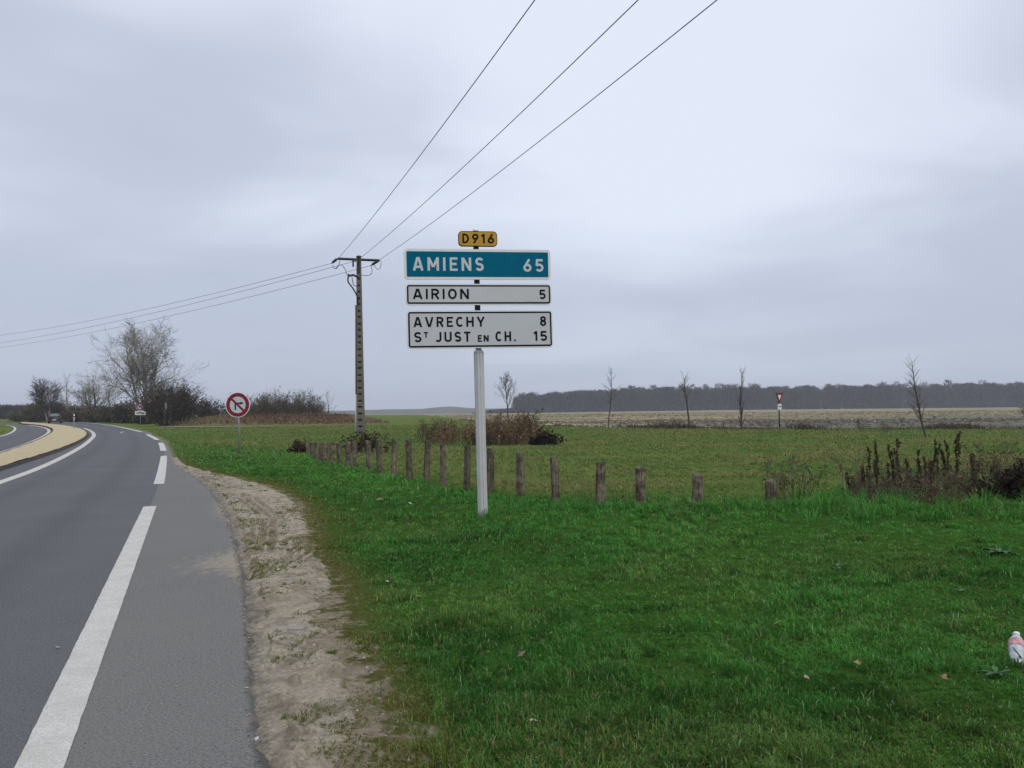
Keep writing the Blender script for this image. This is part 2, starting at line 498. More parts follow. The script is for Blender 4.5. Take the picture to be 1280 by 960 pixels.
# ------------------------------------------------------------------ ground sheet
def shade_ground():
    m = bpy.data.materials.new('ground'); m.use_nodes = True
    t = m.node_tree; b = t.nodes['Principled BSDF']
    b.inputs['Roughness'].default_value = 1.0; b.inputs['Specular IOR Level'].default_value = 0.0
    tcn = N(t, 'ShaderNodeTexCoord'); v = tcn.outputs['Object']
    A = lambda a: N(t, 'ShaderNodeAttribute', attribute_name=a).outputs['Fac']
    fine = noise(t, v, 22, 8, 0.7); mid = noise(t, v, 2.2, 6, 0.6); big = noise(t, v, 0.22, 5, 0.6)
    lawn = mixc(t, ramp(t, fine, [(0.35, 0), (0.65, 1)]), (0.02, 0.05, 0.010), (0.055, 0.15, 0.022))
    lawn = mixc(t, ramp(t, mid, [(0.48, 0), (0.7, 0.6)]), lawn, (0.06, 0.07, 0.022))
    mead = mixc(t, ramp(t, fine, [(0.3, 0), (0.7, 1)]), (0.07, 0.11, 0.024), (0.155, 0.215, 0.055))
    mead = mixc(t, ramp(t, mid, [(0.42, 0), (0.68, 0.75)]), mead, (0.16, 0.15, 0.065))
    mead = mixc(t, ramp(t, big, [(0.45, 0), (0.7, 0.55)]), mead, (0.052, 0.10, 0.026))
    vg = math_n(t, 'ADD', A('verge'), math_n(t, 'MULTIPLY', math_n(t, 'SUBTRACT', noise(t, v, 3.5, 7, 0.7), 0.5), 1.2))
    lawn = mixc(t, ramp(t, vg, [(0.30, 0), (0.75, 0.9)]), lawn, mixc(t, fine, (0.058, 0.056, 0.020), (0.135, 0.122, 0.045)))
    base = mixc(t, A('meadow'), lawn, mead)
    mpx = N(t, 'ShaderNodeMapping'); t.links.new(v, mpx.inputs[0]); mpx.inputs['Scale'].default_value = (0.35, 1.6, 1)
    str1 = noise(t, mpx.outputs[0], 0.07, 7, 0.65); str2 = noise(t, mpx.outputs[0], 0.45, 6, 0.65)
    fld = mixc(t, ramp(t, str1, [(0.4, 0), (0.6, 1)]), (0.20, 0.18, 0.115), (0.36, 0.325, 0.215))
    fld = mixc(t, ramp(t, str2, [(0.5, 0), (0.62, 0.8)]), fld, (0.14, 0.13, 0.10))
    plow = mixc(t, ramp(t, str2, [(0.4, 0), (0.62, 1)]), (0.105, 0.105, 0.092), (0.21, 0.205, 0.17))
    fld = mixc(t, A('plough'), fld, plow)
    base = mixc(t, A('field'), base, fld)
    bank = mixc(t, fine, (0.10, 0.078, 0.045), (0.22, 0.175, 0.11))
    base = mixc(t, A('bank'), base, bank)
    soil = mixc(t, ramp(t, fine, [(0.3, 0), (0.7, 1)]), (0.17, 0.14, 0.10), (0.36, 0.31, 0.24))
    soil = mixc(t, ramp(t, mid, [(0.45, 0), (0.7, 0.5)]), soil, (0.125, 0.108, 0.058))
    dm = math_n(t, 'ADD', A('dirt'), math_n(t, 'MULTIPLY', math_n(t, 'SUBTRACT', noise(t, v, 6, 6, 0.65), 0.5), 1.6))
    base = mixc(t, ramp(t, dm, [(0.40, 0), (0.6, 1)]), base, soil)
    t.links.new(base, b.inputs['Base Color'])
    bn = N(t, 'ShaderNodeBump'); bn.inputs['Strength'].default_value = 0.8; bn.inputs['Distance'].default_value = 0.04
    t.links.new(noise(t, v, 30, 8, 0.7), bn.inputs['Height']); t.links.new(bn.outputs[0], b.inputs['Normal'])
    return m
M['ground'] = shade_ground()
def lawn_dirt(X, Y):
    """how bare the verge is: 1 on the dirt, fading into the grass"""
    return sdist(X, Y, SHOt[:-1], DIRTt_full)
DIRT_END = SHOt[np.argmin(np.hypot(*(SHOt - DIRTt[-1]).T))]
DIRTt_full = np.vstack([DIRTt, [DIRT_END]])
SHO_DIRT = SHOt[:np.argmin(np.hypot(*(SHOt - DIRTt[-1]).T)) + 1]
def d_dirt(X, Y): return sdist(X, Y, SHO_DIRT, DIRTt_full)
def d_road(X, Y): return np.minimum(sdist(X, Y, MEDt, SHOt), sdist(X, Y, LOUTt, LINt))
ISL = np.vstack([thin(MED), thin(LIN)[::-1]])
def d_all_road(X, Y):
    d1 = d_road(X, Y)
    poly_in = inside(X, Y, np.vstack([thin(MED), thin(LIN)[::-1]]))
    return np.where(poly_in, -1.0, d1)
# meadow begins at the line of wooden posts
post_pix = [(385, 553, 568), (390, 553, 571), (395.5, 553, 574), (401.6, 553.5, 576.5), (408, 553.5, 577.5), (414.5, 553, 579), (424.7, 553, 581.5), (434.8, 552, 584.5), (444.4, 550.6, 586.5), (461.5, 550.4, 589), (475, 549, 593), (492.4, 548, 596), (512, 547.5, 600), (532.7, 550.6, 604), (554, 554, 609), (583, 556.5, 614), (612.5, 560.5, 619), (651, 565, 623.5), (695.8, 570.5, 627), (750, 576.5, 632), (801.5, 583.5, 633), (871.5, 592, 635), (964.6, 598.6, 634)]
POSTS = [(at(px, yb), px, yt, yb) for px, yt, yb in post_pix]
PL = np.array([(p.x, p.y) for p, *_ in POSTS])
PLx = np.vstack([PL[0] + (-12, 14), PL, PL[-1] + (4.5, -0.6), PL[-1] + (16, -1.5), PL[-1] + (60, -8)])
def beyond_posts(X, Y):
    yl = np.interp(X, PLx[:, 0], PLx[:, 1])
    return Y - yl
ang = np.r_[np.arange(-180, -46, 3.0), np.arange(-46, 46, 0.17), np.arange(46, 180.1, 3.0)]
rr = [0.6]
while rr[-1] < 1800: rr.append(rr[-1] * (1.014 if rr[-1] < 60 else 1.03))
rr = np.array(rr)
AA, RR = np.meshgrid(np.radians(ang), rr)
GX, GY = (RR * np.sin(AA)).ravel(), (RR * np.cos(AA)).ravel()
droad = d_all_road(GX, GY)
ddirt = d_dirt(GX, GY)
Rg = np.hypot(GX, GY)
GZ = H(GX, GY)
bump_amp = np.clip(1 - Rg / 60, 0, 1) * sstep(0.0, 0.6, droad)
GZ = GZ + bump_amp * (0.05 * (fbm(GX * 0.9, GY * 0.9, 3, 4) - 0.5) + 0.025 * (fbm(GX * 5, GY * 5, 9, 3) - 0.5))
GZ = GZ + 0.10 * np.exp(-((beyond_posts(GX, GY) + 0.9) / 0.9) ** 2) * sstep(0.5, 3.5, GX) * (1 - sstep(30, 50, GX))
GZ = GZ - 0.06 * (1 - sstep(0.0, 0.10, droad - 0.006 * np.maximum(Rg - 10, 0)))
GZ = GZ - 0.05 * (1 - sstep(-0.35, -0.05, ddirt)) * (droad > 0)
bp = beyond_posts(GX, GY)
meadow = sstep(-0.5, 3.5, bp + 2.5 * (fbm(GX * 0.3, GY * 0.3, 21, 3) - 0.5))
left_back = sstep(18, 62, GY) * (1 - sstep(-6, -2, GX))          # the grass behind the no-turn sign
meadow = np.maximum(meadow, 0.75 * left_back * (0.6 + 0.4 * fbm(GX * .3, GY * .3, 22, 3)))
edge_y = np.interp(GX, [-400, -45, -2, 8, 20, 34, 400], [420, 420, 88, 68, 59, 55, 55])
field = sstep(-2, 3, GY - edge_y + 3 * (fbm(GX * 0.2, GY * 0.2, 5, 3) - 0.5))
plough = (1 - sstep(88, 120, GY - 0.1 * GX + 40 * (fbm(GX * 0.008, GY * 0.02, 8, 3) - 0.5))) * sstep(8, 22, GX)
bank = sstep(0.12, 0.5, np.exp(-((GY - 97 - 0.08 * (GX + 28)) / 5.5) ** 2) * sstep(-39, -31, GX) * (1 - sstep(-18, -12, GX)))
dirt_a = np.clip(0.47 - (ddirt - 0.22 * (1 - sstep(4.5, 8.5, GY))) / 0.8, 0, 1) * (ddirt < 1.5)
dirt_a = np.where(droad < 0.5, np.maximum(dirt_a, np.clip(0.62 - droad * 0.9, 0, 1) * (GY < 60) * 0.9), dirt_a)
nA = len(ang)
idx = np.arange(len(GX)).reshape(len(rr), nA)
GF = np.stack([idx[:-1, :-1], idx[:-1, 1:], idx[1:, 1:], idx[1:, :-1]], -1).reshape(-1, 4)[:, ::-1]
# close the hole under the camera
GV = np.c_[GX, GY, GZ]
g = np_obj('ground', GV, GF, M['ground'], attrs=dict(meadow=meadow, field=field, plough=plough, bank=bank, dirt=dirt_a, verge=np.clip(1 - ddirt / (0.45 + 0.35 * (1 - sstep(5, 10, GY))), 0, 1) * (ddirt < 1.2)), smooth=True)
tag(g, 'grass meadow and bare stubble field stretching to the horizon', kind='structure')

# ------------------------------------------------------------------ road, shoulder, island, markings
def asphalt(name, c1, c2, dust=None, line=None):
    m = bpy.data.materials.new(name); m.use_nodes = True
    t = m.node_tree; b = t.nodes['Principled BSDF']
    b.inputs['Specular IOR Level'].default_value = 0.08
    v = N(t, 'ShaderNodeTexCoord').outputs['Object']
    grit = noise(t, v, 75, 4, 0.85); mid = noise(t, v, 9, 6, 0.7); big = noise(t, v, 0.6, 6, 0.65)
    c = mixc(t, ramp(t, grit, [(0.40, 0), (0.60, 1)]), tuple(q * 0.45 for q in c1), tuple(q * 1.65 for q in c1))
    c = mixc(t, ramp(t, big, [(0.35, 0), (0.7, 0.6)]), c, c2)
    c = mixc(t, ramp(t, mid, [(0.55, 0), (0.8, 0.35)]), c, tuple(q * 0.6 for q in c1))
    spk = noise(t, v, 26, 3, 0.6)
    c = mixc(t, ramp(t, spk, [(0.70, 0), (0.73, 0.8)]), c, (0.34, 0.33, 0.30))
    c = mixc(t, ramp(t, spk, [(0.27, 0.8), (0.30, 0)]), c, (0.03, 0.03, 0.03))
    if not dust:
        ac = N(t, 'ShaderNodeAttribute', attribute_name='across').outputs['Fac']
        w1 = math_n(t, 'ABSOLUTE', math_n(t, 'SUBTRACT', math_n(t, 'ABSOLUTE', math_n(t, 'SUBTRACT', ac, 0.56)), 0.19))
        c = mixc(t, ramp(t, w1, [(0.0, 0.35), (0.10, 0)]), c, tuple(q * 0.72 for q in c1))
    if dust:
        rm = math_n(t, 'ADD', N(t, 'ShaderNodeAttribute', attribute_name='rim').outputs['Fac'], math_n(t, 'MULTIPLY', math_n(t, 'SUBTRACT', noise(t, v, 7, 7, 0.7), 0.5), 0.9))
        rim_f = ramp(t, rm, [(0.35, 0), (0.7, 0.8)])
        a = N(t, 'ShaderNodeAttribute', attribute_name='dust').outputs['Fac']
        f = math_n(t, 'ADD', a, math_n(t, 'MULTIPLY', math_n(t, 'SUBTRACT', noise(t, v, 10, 8, 0.75), 0.5), 2.2))
        c = mixc(t, ramp(t, f, [(0.50, 0), (0.85, 0.7)]), c, dust)
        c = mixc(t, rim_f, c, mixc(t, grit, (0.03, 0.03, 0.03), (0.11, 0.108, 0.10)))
    t.links.new(c, b.inputs['Base Color'])
    b.inputs['Roughness'].default_value = 0.85
    bn = N(t, 'ShaderNodeBump'); bn.inputs['Strength'].default_value = 0.6; bn.inputs['Distance'].default_value = 0.008
    t.links.new(grit, bn.inputs['Height']); t.links.new(bn.outputs[0], b.inputs['Normal'])
    return m
M['asphalt_lane'] = asphalt('asphalt_lane', (0.106, 0.108, 0.118), (0.138, 0.140, 0.149))
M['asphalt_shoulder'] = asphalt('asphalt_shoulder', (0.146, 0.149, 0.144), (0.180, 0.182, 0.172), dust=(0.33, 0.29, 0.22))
lane_r = EDGE
loft_strip('road', offset(MED, -0.8), lane_r, 500, 12, 0.0, M['asphalt_lane'], label='dark grey asphalt lane curving left round the island')
# shoulder lies between the white line and its own ragged outer edge
ke = np.argmin(np.hypot(*(EDGE - SHO[-1]).T))
def dustf(X, Y, T):
    ds = seg_dist(X, Y, SHOt)
    lobe = np.exp(-(((X - P_lobe.x) / 0.9) ** 2 + ((Y - P_lobe.y) / 0.9) ** 2))
    lobe2 = np.exp(-(((X - P_lobe2.x) / 0.8) ** 2 + ((Y - P_lobe2.y) / 1.6) ** 2))
    return np.clip(0.62 * np.exp(-ds / 0.22), 0, 1) * (Y < 45) + 0.60 * lobe + 0.3 * lobe2
P_lobe = at(285, 703); P_lobe2 = at(268, 640)
def ragged(X, Y, T):
    return -0.05 * (T > 0.999) + 0 * X
def shoulder_edge():
    A = resample(EDGE, 700); 
    # match by nearest ordering: resample shoulder by the same fraction
    return SHO
near_e = EDGE[:np.argmin(np.hypot(*(EDGE - at(187, 543).xy).T)) + 1]
near_s = SHO[:np.argmin(np.hypot(*(SHO - at(190, 542.5).xy).T)) + 1]
def wobble(P, amp, f, seed):
    P = resample(P, 900)
    s = np.arange(len(P)) * f
    return offset(P, 0.0) + (offset(P, 1.0) - P) * (amp * (fbm(s, s * 0 + seed, seed, 4) - 0.5))[:, None]
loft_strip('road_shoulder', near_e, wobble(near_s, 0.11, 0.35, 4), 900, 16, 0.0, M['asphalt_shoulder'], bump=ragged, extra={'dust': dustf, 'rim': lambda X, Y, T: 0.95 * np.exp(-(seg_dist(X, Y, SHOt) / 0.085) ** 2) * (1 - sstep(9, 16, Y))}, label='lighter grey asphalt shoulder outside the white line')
far_e = EDGE[np.argmin(np.hypot(*(EDGE - at(187, 543).xy).T)):]
loft_strip('road_edge', far_e, offset(far_e, 0.45), 120, 2, -0.004, M['asphalt_shoulder'], extra={'dust': lambda X, Y, T: 0.3 + 0 * X, 'rim': lambda X, Y, T: 0 * X})
loft_strip('far_road', LOUT, offset(LIN, 0.7), 240, 8, 0.0, M['asphalt_lane'], label='far carriageway on the other side of the island')

def marking_mat():
    m = bpy.data.materials.new('road_marking_paint'); m.use_nodes = True
    t = m.node_tree; b = t.nodes['Principled BSDF']
    v = N(t, 'ShaderNodeTexCoord').outputs['Object']
    wear = noise(t, v, 3.2, 8, 0.75); grit = noise(t, v, 130, 3, 0.8)
    c = mixc(t, ramp(t, grit, [(0.36, 0), (0.56, 1)]), (0.36, 0.36, 0.33), (0.62, 0.615, 0.58))
    c = mixc(t, ramp(t, wear, [(0.42, 0), (0.72, 0.5)]), c, (0.34, 0.335, 0.305))
    ac = N(t, 'ShaderNodeAttribute', attribute_name='across').outputs['Fac']
    ed = math_n(t, 'MULTIPLY', math_n(t, 'ABSOLUTE', math_n(t, 'SUBTRACT', ac, 0.5)), 2.0)
    ed = math_n(t, 'ADD', math_n(t, 'MULTIPLY', ed, 0.5), noise(t, v, 14, 8, 0.8))
    c = mixc(t, ramp(t, ed, [(1.07, 0), (1.13, 0.8)]), c, (0.13, 0.13, 0.125))
    chip = noise(t, v, 22, 6, 0.75)
    c = mixc(t, ramp(t, chip, [(0.66, 0), (0.70, 0.8)]), c, (0.16, 0.16, 0.15))
    t.links.new(c, b.inputs['Base Color']); b.inputs['Roughness'].default_value = 0.9
    b.inputs['Specular IOR Level'].default_value = 0.05
    bn = N(t, 'ShaderNodeBump'); bn.inputs['Strength'].default_value = 0.5; bn.inputs['Distance'].default_value = 0.006
    t.links.new(grit, bn.inputs['Height']); t.links.new(bn.outputs[0], b.inputs['Normal'])
    return m
M['marking'] = marking_mat()
def sub(P, a, b):
    """piece of line P between the ground points of pixels a and b"""
    D = resample(P, 6000)
    i = np.argmin(np.hypot(*(D - np.array(a.xy)).T)); j = np.argmin(np.hypot(*(D - np.array(b.xy)).T))
    return D[min(i, j):max(i, j) + 1]
def marking(P, wd, n=60, label=None, shift=0.0, rag=0.007):
    P = resample(P, n)
    A, B = offset(P, -wd / 2 + shift), offset(P, wd / 2 + shift)
    s = np.arange(n) * 0.9
    A = A + (fbm(s, s * 0 + 1.5, 31, 3) - 0.5)[:, None] * rag; B = B + (fbm(s, s * 0 + 7.5, 32, 3) - 0.5)[:, None] * rag
    return loft_strip('road_marking', A, B, n, 2, 0.004, M['marking'], label=label)
sec = EDGE.copy()
start = EDGE[0]
D_ = resample(EDGE, 6000); i0 = np.argmin(np.hypot(*(D_ - np.array(at(187.5, 633).xy)).T))
marking(D_[:i0 + 1], 0.192, 400, 'long near white edge line, worn at its far end')
marking(sub(EDGE, at(199.5, 605), at(205.3, 570)), 0.21, 60, 'second white dash from the viewer on the road edge')
marking(sub(EDGE, at(204.5, 563.5), at(201.5, 553.5)), 0.24, 40, 'third white dash from the viewer on the road edge')
marking(sub(EDGE, at(197, 549.8), at(184, 543)), 0.26, 40, 'fourth white dash where the road edge begins to bend')
marking(EDGE[np.argmin(np.hypot(*(EDGE - at(178, 540).xy).T)):], 0.25, 160, 'unbroken white edge line round the far bend')
k1 = np.argmin(np.hypot(*(MED - at(105, 535.3).xy).T))
marking(MED[:k1 + 1], 0.24, 260, 'white line along the near side of the gravel island')
marking(LIN, 0.24, 200, 'white line between the island and the far carriageway')
marking(LOUT, 0.2, 160, 'white outer edge line of the far carriageway', 0.2)

def gravel_mat():
    m = bpy.data.materials.new('island_gravel'); m.use_nodes = True
    t = m.node_tree; b = t.nodes['Principled BSDF']
    v = N(t, 'ShaderNodeTexCoord').outputs['Object']
    f = noise(t, v, 18, 7, 0.75); g_ = noise(t, v, 0.9, 7, 0.75)
    c = mixc(t, ramp(t, f, [(0.34, 0), (0.64, 1)]), (0.33, 0.275, 0.17), (0.62, 0.535, 0.35))
    c = mixc(t, ramp(t, g_, [(0.5, 0), (0.75, 0.5)]), c, (0.40, 0.35, 0.25))
    t.links.new(c, b.inputs['Base Color']); b.inputs['Roughness'].default_value = 0.95; b.inputs['Specular IOR Level'].default_value = 0.1
    bn = N(t, 'ShaderNodeBump'); bn.inputs['Strength'].default_value = 0.7; bn.inputs['Distance'].default_value = 0.05
    t.links.new(f, bn.inputs['Height']); t.links.new(bn.outputs[0], b.inputs['Normal'])
    return m
M['island'] = gravel_mat()
M['kerb_dark'] = mat('dark_kerb', (0.075, 0.072, 0.068), 0.9, 0.1, vary=0.35, vscale=1.5)
def island():
    n = 220
    A, B = resample(GL, n), resample(GR, n)
    # raised bed with sloping dark kerb on both sides
    k = 12; t = np.linspace(0, 1, k + 1)
    P = A[:, None, :] * (1 - t)[None, :, None] + B[:, None, :] * t[None, :, None]
    X, Y = P[..., 0].ravel(), P[..., 1].ravel(); T = np.tile(t, n)
    Z = H(X, Y) + 0.10 + 0.10 * np.sin(np.pi * T) + 0.05 * (fbm(X * 1.3, Y * 1.3, 44, 3) - 0.5)
    idx = np.arange(n * (k + 1)).reshape(n, k + 1)
    F = np.stack([idx[:-1, :-1], idx[:-1, 1:], idx[1:, 1:], idx[1:, :-1]], -1).reshape(-1, 4)
    o = np_obj('traffic_island', np.c_[X, Y, Z], F, M['island'], smooth=True)
    tag(o, 'raised traffic island covered in beige gravel between the two carriageways', kind='structure')
    for nm, Ln, sgn in (('kerb', B, 1), ('kerb', A, -1)):
        Q = offset(Ln, 0.16 * sgn)
        vs = []; 
        for i in range(n):
            for q, z in ((Ln[i], 0.075), (Ln[i] * 0.3 + Q[i] * 0.7, 0.095), (Q[i], 0.0)):
                vs.append((q[0], q[1], float(H(q[0], q[1])) + z))
        ii = np.arange(n * 3).reshape(n, 3)
        F = np.stack([ii[:-1, :-1], ii[:-1, 1:], ii[1:, 1:], ii[1:, :-1]], -1).reshape(-1, 4)
        kb = np_obj(nm, np.array(vs), F, M['kerb_dark'], parent=o)
    return o
island()
def strip_path():
    P = smooth([at(200, 534.2), at(245, 534.0), at(300, 533.6), at(340, 533.0)])
    A = offset(P, 0.9); B = offset(P, -0.9)
    o = loft_strip('path', B, A, 60, 3, 0.05, mat('pale_track', (0.30, 0.28, 0.23), 0.95, 0.1, vary=0.3, vscale=0.8), label='pale narrow track running across the far grass')
strip_path()

# bare dirt along the asphalt: a finely modelled rutted surface
def dirt_mat():
    m = bpy.data.materials.new('dirt'); m.use_nodes = True
    t = m.node_tree; b = t.nodes['Principled BSDF']
    v = N(t, 'ShaderNodeTexCoord').outputs['Object']
    f = noise(t, v, 40, 8, 0.75); md = noise(t, v, 4, 7, 0.7, 0.6); lg = noise(t, v, 0.8, 4, 0.6)
    c = mixc(t, ramp(t, f, [(0.32, 0), (0.62, 1)]), (0.15, 0.132, 0.100), (0.43, 0.385, 0.305))
    c = mixc(t, ramp(t, md, [(0.47, 0), (0.62, 0.8)]), c, (0.13, 0.112, 0.085))
    c = mixc(t, ramp(t, lg, [(0.4, 0), (0.7, 0.5)]), c, (0.38, 0.335, 0.26))
    a = N(t, 'ShaderNodeAttribute', attribute_name='across').outputs['Fac']
    mo = math_n(t, 'ADD', a, math_n(t, 'MULTIPLY', math_n(t, 'SUBTRACT', noise(t, v, 5, 7, 0.7), 0.5), 1.4))
    c = mixc(t, ramp(t, mo, [(0.86, 0), (1.05, 0.8)]), c, (0.095, 0.088, 0.032))
    cr = math_n(t, 'ADD', a, math_n(t, 'MULTIPLY', math_n(t, 'SUBTRACT', noise(t, v, 9, 7, 0.75), 0.5), 0.55))
    c = mixc(t, ramp(t, cr, [(0.02, 0.75), (0.22, 0)]), c, mixc(t, ramp(t, f, [(0.4, 0), (0.6, 1)]), (0.045, 0.043, 0.04), (0.19, 0.18, 0.16)))
    t.links.new(c, b.inputs['Base Color']); b.inputs['Roughness'].default_value = 0.95; b.inputs['Specular IOR Level'].default_value = 0.1
    bn = N(t, 'ShaderNodeBump'); bn.inputs['Strength'].default_value = 0.9; bn.inputs['Distance'].default_value = 0.02
    t.links.new(f, bn.inputs['Height']); t.links.new(bn.outputs[0], b.inputs['Normal'])
    return m
M['dirt'] = dirt_mat()
def dirt_bump(X, Y, T):
    far = np.clip(np.hypot(X, Y) / 8, 1, 1.6)
    z = 0.05 * (fbm(X * 1.6, Y * 1.6, 61, 5) - 0.5) + 0.034 * (fbm(X * 7, Y * 7, 62, 2) - 0.5)
    clod = np.maximum(fbm(X * 12, Y * 12, 63, 2) - 0.58, 0) * 0.15 * sstep(0.42, 0.6, fbm(X * 1.1, Y * 1.1, 66, 3))
    rut = 0
    for (px, py, ax, L, wd) in ((331, 665, 0.25, 1.9, 0.20), (372, 690, -0.05, 1.6, 0.2), (318, 628, 0.4, 2.4, 0.22), (352, 645, 0.1, 1.6, 0.16)):
        c = at(px, py)
        u = (X - c.x) * math.cos(ax) + (Y - c.y) * math.sin(ax); v_ = -(X - c.x) * math.sin(ax) + (Y - c.y) * math.cos(ax)
        mk = np.exp(-(u / wd) ** 2) * (1 - sstep(L * 0.6, L, abs(v_)))
        rut = rut - 0.05 * mk + 0.042 * mk * np.sin(u * 48)
    tap = sstep(0.0, 0.10, T) * (1 - sstep(0.7, 1.0, T))
    return (z * far + clod + rut) * tap - 0.03 * (1 - sstep(0.04, 0.35, T)) - 0.05 * sstep(0.78, 1.0, T)
def crop(P):
    '''keep what lies ahead of the viewer, sampled more densely near by'''
    P = resample(P, 8000); P = P[P[:, 1] > 1.5]
    w_ = 1.0 / np.maximum(np.hypot(P[:, 0], P[:, 1]), 3.0)
    c = np.r_[0, np.cumsum(w_)[:-1]]; c /= c[-1]
    u = np.linspace(0, 1, 1500)
    return np.c_[np.interp(u, c, P[:, 0]), np.interp(u, c, P[:, 1])]
i_end = np.argmin(np.hypot(*(SHO - DIRT[-1]).T))
loft_strip('dirt_verge', crop(offset(SHO[:i_end + 1], -0.10)), crop(offset(DIRT, 0.12)), 1500, 80, 0.004, M['dirt'], bump=dirt_bump, label='bare sandy verge with tyre ruts beside the asphalt')

# loose stones on the dirt and along the asphalt edge
rng = np.random.default_rng(5)
def stones():
    n = 5200
    i = rng.integers(0, len(SHO) - 1, n * 3)
    S = resample(SHO[:i_end + 1], 1100); Dd = resample(DIRT, 1100)
    s = (1100 * rng.random(n * 2) ** 0.8).astype(int).clip(0, 1099); t = rng.random(n * 2) ** 1.6 * 1.05 - 0.09
    P = S[s] * (1 - t)[:, None] + Dd[s] * t[:, None]
    keep = (P[:, 1] > 2.0) & (P[:, 1] < 26); P = P[keep][:n]; t = t[keep][:n]
    n = len(P)
    ic = np.array([(0, 0, 1), (1, 0, 0), (0, 1, 0), (-1, 0, 0), (0, -1, 0), (0, 0, -0.6)])
    fc = np.array([(0, 1, 2), (0, 2, 3), (0, 3, 4), (0, 4, 1), (5, 2, 1), (5, 3, 2), (5, 4, 3), (5, 1, 4)])
    sz = (0.003 + 0.007 * rng.random(n) ** 3) * np.sqrt(np.maximum(P[:, 1], 4) / 5)
    a = rng.random(n) * 6.28
    V = ic[None] * sz[:, None, None] * (0.6 + 0.8 * rng.random((n, 6, 1)))
    X = V[..., 0] * np.cos(a)[:, None] - V[..., 1] * np.sin(a)[:, None]; Y = V[..., 0] * np.sin(a)[:, None] + V[..., 1] * np.cos(a)[:, None]
    z0 = H(P[:, 0], P[:, 1]) + np.where(t > 0, 0.012 + dirt_bump(P[:, 0], P[:, 1], np.clip(t, 0.06, 1)), 0.004)
    W = np.stack([X + P[:, :1], Y + P[:, 1:], V[..., 2] * 0.7 + z0[:, None]], -1)
    F = (fc[None] + 6 * np.arange(n)[:, None, None]).reshape(-1, 3)
    g_ = (0.09 + 0.32 * rng.random((n, 1)) ** 1.5)
    c = g_ * np.array([1, 0.93, 0.82])
    o = np_obj('gravel', W.reshape(-1, 3), F, attr_mat('stone', 'col', 0.9, 0), colors={'col': np.repeat(c, 6, 0)})
    tag(o, 'loose stones scattered on the dirt verge and asphalt edge', kind='stuff')
stones()

# ------------------------------------------------------------------ grass blades
def ground_z(X, Y):
    z = H(X, Y)
    dr = d_all_road(X, Y); Rg_ = np.hypot(X, Y)
    z = z + np.clip(1 - Rg_ / 60, 0, 1) * sstep(0.0, 0.6, dr) * (0.05 * (fbm(X * 0.9, Y * 0.9, 3, 4) - 0.5) + 0.025 * (fbm(X * 5, Y * 5, 9, 3) - 0.5))
    z = z + 0.10 * np.exp(-((beyond_posts(X, Y) + 0.9) / 0.9) ** 2) * sstep(0.5, 3.5, X) * (1 - sstep(30, 50, X))
    return z
def blades(X, Y, Z, L, W, C, lean=0.5, rng=rng):
    """curved tapering blades: 5 vertices, 3 triangles each"""
    n = len(X)
    a = rng.random(n) * 2 * np.pi
    ln = lean * (0.3 + rng.random(n))
    dx, dy = np.cos(a), np.sin(a)
    b = a + np.pi / 2 + 0.6 * (rng.random(n) - 0.5)
    wx, wy = np.cos(b) * W / 2, np.sin(b) * W / 2
    mz = L * 0.6 * np.cos(ln * 0.5); mh = L * 0.6 * np.sin(ln * 0.5)
    tz = mz + L * 0.4 * np.cos(ln * 1.7); th = mh + L * 0.4 * np.sin(ln * 1.7)
    V = np.empty((n, 5, 3), np.float32)
    V[:, 0] = np.c_[X - wx, Y - wy, Z]; V[:, 1] = np.c_[X + wx, Y + wy, Z]
    V[:, 2] = np.c_[X + dx * mh + wx * 0.8, Y + dy * mh + wy * 0.8, Z + mz]
    V[:, 3] = np.c_[X + dx * mh - wx * 0.8, Y + dy * mh - wy * 0.8, Z + mz]
    V[:, 4] = np.c_[X + dx * th, Y + dy * th, Z + tz]
    f = np.array([(0, 1, 2), (0, 2, 3), (3, 2, 4)])
    F = (f[None] + 5 * np.arange(n)[:, None, None]).reshape(-1, 3)
    return V.reshape(-1, 3), F, np.repeat(C, 5, 0)
def lerp(a, b, t): return a + (b - a) * t[:, None]
